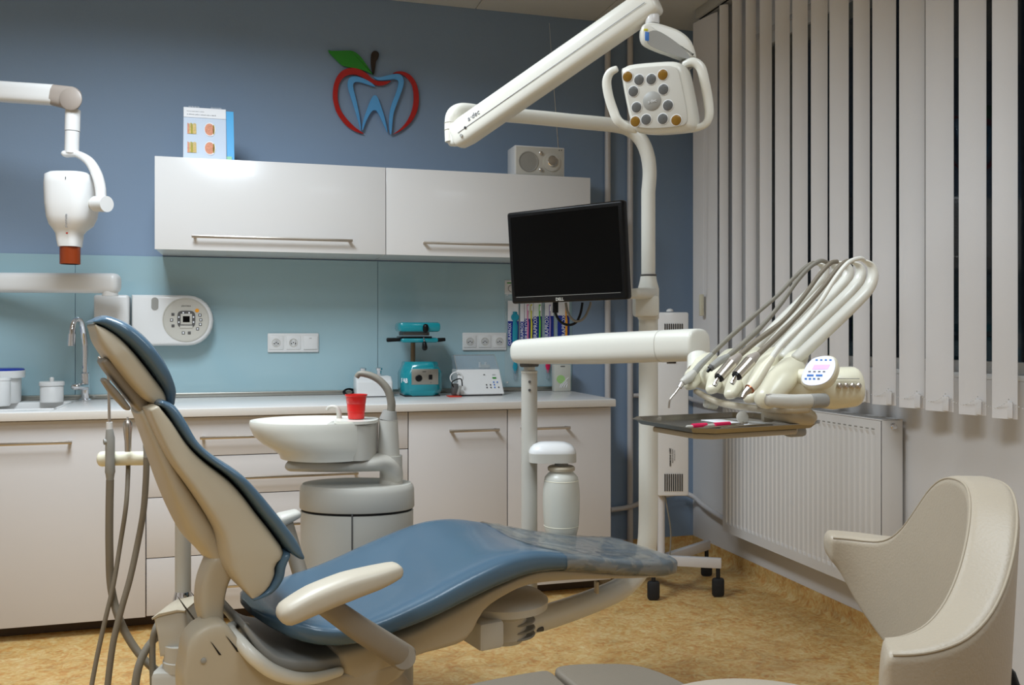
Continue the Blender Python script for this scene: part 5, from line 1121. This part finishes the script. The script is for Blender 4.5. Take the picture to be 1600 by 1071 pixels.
# whips: curved rods carrying the hoses
Wp = [  # (lower, ..., loop end)
 [(1170, 556, 2.24), (1215, 508, 2.25), (1262, 462, 2.26), (1283, 437, 2.26), (1288, 422, 2.26), (1283, 414, 2.26), (1274, 412, 2.26)],
 [(1190, 556, 2.18), (1235, 508, 2.19), (1280, 462, 2.20), (1303, 437, 2.2), (1307, 424, 2.2), (1302, 414, 2.2), (1292, 411, 2.2)],
 [(1208, 556, 2.12), (1250, 512, 2.13), (1298, 464, 2.14), (1320, 440, 2.14), (1326, 424, 2.14), (1320, 413, 2.14), (1308, 410, 2.14)],
 [(1226, 558, 2.05), (1265, 518, 2.06), (1315, 470, 2.07), (1337, 446, 2.08), (1345, 428, 2.08), (1341, 415, 2.08), (1329, 409, 2.08)],
 [(1245, 560, 1.99), (1283, 525, 2.0), (1330, 480, 2.01), (1355, 453, 2.02), (1364, 432, 2.02), (1360, 414, 2.02), (1346, 406, 2.02)]]
for wpl in Wp: obj('whip_arm', swp(NB(), smooth(PD(wpl), 6), [.014, .0145, .0145, .0145, .0135, .011, .006], [.0125, .0130, .0130, .0125, .009, .005, .003], RT*.8-Z*.6+FW*.0 if 0 else hA, 2.2, 16, (.5, .6)), 'warm_plastic', du)
hs_ = [
 ('air_water_syringe', 'grey syringe with long bent tip, leftmost on the instrument head', [(1113, 553), (1140, 527), (1180, 492), (1215, 462), (1240, 435), (1258, 418), (1270, 411), (1276, 412)], 2.2, 2.25, .0048, 'hose_grey'),
 ('small_handpiece', 'slim grey handpiece, second from the left on the instrument head', [(1139, 556), (1160, 538), (1192, 508), (1220, 475), (1245, 440), (1265, 418), (1282, 408), (1293, 411)], 2.12, 2.19, .0052, 'hose_grey'),
 ('turbine_handpiece', 'dark bronze handpiece, third from the left on the instrument head', [(1153, 558), (1180, 535), (1225, 500), (1258, 460), (1280, 430), (1297, 412), (1308, 409)], 2.05, 2.13, .0052, 'hose_taupe'),
 ('micromotor_handpiece', 'dark bronze handpiece, second from the right on the instrument head', [(1180, 558), (1205, 535), (1245, 495), (1285, 450), (1308, 420), (1322, 409), (1331, 409)], 1.98, 2.06, .0052, 'hose_taupe'),
 ('scaler_handpiece', 'ivory handpiece with steel tip, rightmost on the instrument head', [(1204, 562), (1222, 538), (1255, 505), (1283, 470), (1305, 435), (1325, 411), (1343, 404), (1350, 407)], 1.90, 2.0, .0050, 'warm_plastic')]
for i, (nm, lab, pts, d0, d1, r_, hm) in enumerate(hs_):
    PT = [(x, y, d0+(d1-d0)*k/(len(pts)-1)) for k, (x, y) in enumerate(pts)]
    t = thing(nm, lab, 'handpiece', atD(pts[0][0]-30, pts[0][1]+45, d0-.03), 'handpieces on the instrument head')
    obj('hose', TB(PD(PT), [r_*1.25]*8+[r_]*20, 12, 6), hm, t)
    def hp_(lst): return [atD(x, y, d0+dd) for x, y, dd in lst]
    if i == 0:
        obj('body', TB(hp_([(1113, 553, 0), (1095, 570, -.01), (1083, 585, -.02), (1076, 592, -.025)]), [.0055, .008, .0085, .0085], 14, 3), 'mid_grey', t)
        obj('head', swp(NB(), hp_([(1084, 583, -.02), (1076, 591, -.025), (1068, 597, -.03)]), [.009, .012, .009], [.009, .011, .009], hA, 2.4, 14, (.5, .7)), 'grey_plastic', t)
        obj('tip_nut', TB(hp_([(1067, 598, -.03), (1062, 606, -.033)]), .0055, 12), 'chrome', t)
        obj('tip', TB(hp_([(1063, 604, -.033), (1055, 615, -.035), (1049, 622, -.037), (1046, 628, -.038), (1045, 638, -.038)]), .0024, 10, 4), 'steel', t)
    elif i == 1:
        obj('body', TB(hp_([(1139, 556, 0), (1125, 564, -.01), (1112, 574, -.02)]), [.006, .0095, .0085], 14), 'mid_grey', t); obj('collar', TB(hp_([(1114, 572.5, -.02), (1109, 577, -.022)]), .0075, 12), 'dark_grey', t); obj('nozzle', TB(hp_([(1110, 576, -.022), (1105, 581.5, -.024)]), [.005, .0035], 10), 'black', t)
    elif i in (2, 3):
        dx = (0, 29)[i-2]; dy = (0, -3)[i-2]
        obj('sleeve', TB(hp_([(1156+dx*.95, 556+dy*.5, 0), (1146+dx*.97, 565+dy, -.01), (1140+dx, 571+dy, -.015)]), [.0075, .0125, .0115], 16), 'taupe_joint', t)
        obj('body', TB(hp_([(1143+dx, 568+dy, -.012), (1124+dx*.95, 590+dy, -.03)]), [.0135, .0125], 20), 'steel', t)
        obj('front_ring', TB(hp_([(1124.5+dx*.95, 589.5+dy, -.03), (1122.5+dx*.95, 592+dy, -.032)]), .0105, 18), 'black', t); obj('nozzle', TB(hp_([(1123+dx*.95, 591+dy, -.032), (1118+dx*.95, 600+dy, -.036), (1116+dx*.95, 603+dy, -.037)]), [.0045, .0055, .005], 12), 'chrome', t)
    else:
        obj('body', TB(hp_([(1206, 560, 0), (1195, 574, -.01), (1180, 598, -.03), (1172, 608, -.035)]), [.0075, .0105, .0115, .0105], 16), 'ivory', t)
        obj('copper_ring', TB(hp_([(1172, 607.5, -.035), (1170.5, 609, -.036)]), .0108, 16), 'copper', t); obj('nozzle', TB(hp_([(1171, 608.5, -.036), (1164, 615, -.04), (1160, 622, -.043)]), [.009, .006, .0042], 14), 'steel', t)
# ============================================================ INSTRUMENT TRAY
trc = Vector((1.042, 1.85, 1.0)); tang = math.radians(9); tX = Vector((math.cos(tang), math.sin(tang), 0)); tY = Vector((-math.sin(tang), math.cos(tang), 0))
def TT(x, y, z=0): return trc + tX*x + tY*y + Z*z
def rrect(hx, hy, r, z, ch=True):
    return [TT(*p, z) for p in ((-hx+r, -hy), (hx-r, -hy), (hx, -hy+r), (hx, hy-r), (hx-r, hy), (-hx+r, hy), (-hx, hy-r), (-hx, -hy+r))]
tr = thing('instrument_tray', 'shallow steel tray with cut corners, below the instrument head', 'tray', TT(0, 0, -.015))
bm = NB(); lay = [rrect(.164, .134, .035, .0), rrect(.173, .143, .038, .010), rrect(.179, .149, .04, .011), rrect(.179, .149, .04, .0095), rrect(.172, .142, .037, .0085), rrect(.162, .132, .034, -.002)]
rings = [[bm.verts.new(p) for p in l] for l in lay]
for i in range(len(rings)-1):
    for k in range(8): bm.faces.new((rings[i][k], rings[i][(k+1) % 8], rings[i+1][(k+1) % 8], rings[i+1][k]))
bm.faces.new(rings[0]); bm.faces.new(rings[-1]); bmesh.ops.bevel(bm, geom=[e for e in bm.edges if e.calc_length() > .02 and abs(e.verts[0].co.z-e.verts[1].co.z) < .0005], offset=.0015, segments=2, affect='EDGES')
obj('tray_pan', bm, 'tray_steel', tr, ang=30)
obj('tray_holder', slab(NB(), [p-Z*.012 for p in rrect(.145, .105, .03, 0)], Z, .006, .004, 2), 'shell_beige', tr)
obj('holder_clip', box(NB(), TT(.15, -.06, -.018), (.05, .03, .022), .008, frame(tX, y=tY)), 'mid_grey', tr)
o = obj('paper_sheet', slab(NB(), [TT(-.01, -.09, .0015), TT(.12, -.075, .0015), TT(.13, .09, .0015), TT(0, .09, .0015)], Z, .0006), 'paper'); tag(o, 'white paper sheet lying in the steel tray', 'paper')
o = thing('probe', 'pink handled probe lying in the steel tray', 'probe', TT(-.1, -.03, .002))
zt5 = .0065
obj('handle', TB([TT(-.15, -.06, zt5), TT(-.05, -.055, zt5)], .0035, 12), 'grey_plastic', o)
for a_, b_ in ((-.135, -.095), (-.075, -.032)): obj('grip', TB([TT(a_, -.0593, zt5+.001), TT(b_, -.0553, zt5+.001)], .0052, 14), 'magenta', o)
obj('neck', TB([TT(-.05, -.055, zt5), TT(.02, -.052, zt5)], .0022, 8), 'steel', o)
mi = thing('mouth_mirror', 'round dental mirror on a steel handle in the tray', 'mirror', TT(.0, -.06, .002))
obj('handle', TB([TT(-.15, -.085, .004), TT(-.02, -.07, .005), TT(.01, -.05, .008)], .0026, 10, 3), 'steel', mi)
mdir = (-FW*.9+Z*.3).normalized(); mc_ = TT(.012, -.045, .019)
obj('mirror_disc', L([(.0135, 0), (.0135, .0025), (.012, .0032), (0, .0028)], mc_, mdir, 28), 'grey_plastic', mi)
o = obj('tweezers', TB([TT(-.09, -.10, .004), TT(0, -.09, .005), TT(.05, -.10, .004)], .0028, 8, 3), 'steel'); tag(o, 'thin steel tweezers at the near edge of the tray', 'tweezers')
# ============================================================ ASSISTANT STOOL with wrap-round backrest
e1 = Vector((.49, .87, 0)).normalized(); p1_ = Vector((.87, -.49, 0)).normalized(); mid = Vector((.862, 1.152, 0))
stl = thing('wrap_stool', 'cream leather stool with wrap-round armed backrest, right foreground', 'stool', (.80, 1.17, 0))
import bisect
def tab(T, x):
    if x <= T[0][0]: return T[0][1]
    for a_, b_ in zip(T, T[1:]):
        if x <= b_[0]: f = (x-a_[0])/(b_[0]-a_[0]); return a_[1]+(b_[1]-a_[1])*f
    return T[-1][1]
# th: -90 near arm end .. 0 back .. 90 far arm end
ztp = [(-90, .846), (-75, .852), (-60, .868), (-45, .905), (-30, .955), (-15, .992), (0, 1.0), (20, .99), (30, .95), (40, .892), (50, .86), (60, .852), (75, .85), (90, .85)]
zbt = [(-90, .72), (-60, .66), (-30, .62), (0, .61), (30, .63), (45, .67), (60, .70), (75, .745), (90, .81)]
_tab = tab
def tab(T, x): return sum(_tab(T, max(-90, min(90, x+d)))*w_ for d, w_ in ((-9, .1), (-6, .15), (-3, .16), (0, .18), (3, .16), (6, .15), (9, .1)))
thk = .031
def ctr_(th, z):
    r = math.radians(th); lean = (z-.9)*.06*math.cos(r)
    return mid + e1*(.295*math.sin(r)) + p1_*(.168*math.cos(r)+lean)
def U_ring(th, z_lo, z_hi, off, N=28, sc=1):
    out = []; r = math.radians(th); tg = (e1*(.295*math.cos(r)) - p1_*(.168*math.sin(r))).normalized(); no = tg.cross(Z).normalized()
    zc_, hz = (z_lo+z_hi)/2, (z_hi-z_lo)/2; rc = .014
    for qx, qz, a0 in ((1, 1, 0), (-1, 1, math.pi/2), (-1, -1, math.pi), (1, -1, 1.5*math.pi)):
        for k in range(7):
            a_ = a0 + math.pi/2*k/6; x = qx*(off-rc)+rc*math.cos(a_); z = zc_ + (qz*(hz-rc)+rc*math.sin(a_))*sc
            out.append(ctr_(th, z)+no*(x*sc)+Z*z)
    return out
bm = NB(); rings = []; TH_ = [-90+180*i/60 for i in range(61)]
seq = [(-90-4*math.sin(a_), math.cos(a_)) for a_ in (1.45, 1.1, .7, .35)] + [(t, 1) for t in TH_] + [(90+4*math.sin(a_), math.cos(a_)) for a_ in (.35, .7, 1.1, 1.45)]
for th, sc in seq: rings.append([bm.verts.new(p) for p in U_ring(th, tab(zbt, th), tab(ztp, th), thk, 28, max(.1, sc))])
for i in range(len(rings)-1):
    for k in range(28): bm.faces.new((rings[i][k], rings[i][(k+1) % 28], rings[i+1][(k+1) % 28], rings[i+1][k]))
bm.faces.new(rings[0][::-1]); bm.faces.new(rings[-1])
obj('backrest', bm, 'leather', stl, ang=80)
for sgn, nm in ((1, 'inner'), (-1, 'outer')):
    pts = []
    for th in TH_:
        r = math.radians(th); tg = (e1*(.295*math.cos(r)) - p1_*(.168*math.sin(r))).normalized(); no = tg.cross(Z).normalized()
        z = tab(ztp, th)-.004; pts.append(ctr_(th, z)+no*(sgn*(thk-.0035))+Z*z)
    obj('piping', TB(pts, .0017, 8), 'stitch', stl)
sc_ = Vector((.745, 1.20, 0))
obj('seat', lathe(NB(), [(.17, .555), (.195, .562), (.208, .585), (.205, .608), (.185, .621), (.12, .627), (0, .629)], sc_, Z, 48), 'leather', stl, ang=60)
obj('seat_pan', lathe(NB(), [(.12, .535), (.15, .556)], sc_, Z, 32), 'black', stl)
obj('gas_column', lathe(NB(), [(.03, .12), (.03, .34), (.016, .34), (.016, .54)], sc_, Z, 24), 'chrome', stl)
obj('back_bracket', swp(NB(), [sc_+Z*.545, sc_+p1_*.2+Z*.55, ctr_(0, .62)+p1_*.045+Z*.6, ctr_(0, .7)+p1_*.04+Z*.74], .03, .008, e1, 4, 12), 'black', stl)
obj('lever', swp(NB(), [atD(1590, 1090, 1.18), atD(1572, 1056, 1.19), atD(1569, 1048, 1.19)], [.008, .013, .010], [.008, .011, .009], RT, 2, 14, (1, 1)), 'black', stl)
for k in range(5):
    a_ = 2*math.pi*k/5+.3; dv = Vector((math.cos(a_), math.sin(a_), 0)); lg = obj('leg', swp(NB(), [sc_+Z*.11, sc_+dv*.21+Z*.075], [.02, .013], [.018, .010], dv.cross(Z), 3, 12, (.5, 1)), 'chrome', stl)
    obj('caster', lathe(NB(), [(.015, -.02), (.025, -.018), (.025, .018), (.015, .02)], sc_+dv*.21+Z*.0255, dv.cross(Z), 18), 'rubber', lg)
# ============================================================ SPLIT SADDLE STOOL at the bottom edge
sdl = thing('saddle_stool', 'taupe split-seat saddle stool at the bottom edge of the picture', 'stool', (.42, 1.28, 0))
def pad_poly(pts, z): return [atZ(x, y, z) for x, y in pts]
for nm, pts in (('left', [(700, 1076), (740, 1066), (790, 1056), (845, 1047), (862, 1049), (875, 1060), (900, 1085), (925, 1130), (900, 1200), (800, 1220), (720, 1190), (660, 1130), (672, 1090)]),
                ('right', [(867, 1046), (878, 1039), (920, 1036), (985, 1037), (1035, 1050), (1085, 1075), (1130, 1110), (1120, 1170), (1040, 1210), (980, 1190), (940, 1130), (905, 1080), (885, 1062)])):
    obj('seat_half', slab(NB(), [p-Z*.03 for p in pad_poly(pts, .50)], Z, .03, .010, 5, 3), 'leather_taupe', sdl, nm+' half of the split seat', 60)
cS = atZ(900, 1140, .44); cS.z = 0
obj('seat_plate', box(NB(), cS+Z*.435, (.2, .14, .01), .003), 'black', sdl)
obj('gas_column', lathe(NB(), [(.03, .12), (.03, .32), (.016, .32), (.016, .435)], cS, Z, 24), 'chrome', sdl)
for k in range(5):
    a_ = 2*math.pi*k/5+.9; dv = Vector((math.cos(a_), math.sin(a_), 0)); lg = obj('leg', swp(NB(), [cS+Z*.11, cS+dv*.17+Z*.075], [.02, .013], [.018, .010], dv.cross(Z), 3, 12, (.5, 1)), 'chrome', sdl)
    obj('caster', lathe(NB(), [(.015, -.02), (.025, -.018), (.025, .018), (.015, .02)], cS+dv*.17+Z*.0255, dv.cross(Z), 18), 'rubber', lg)
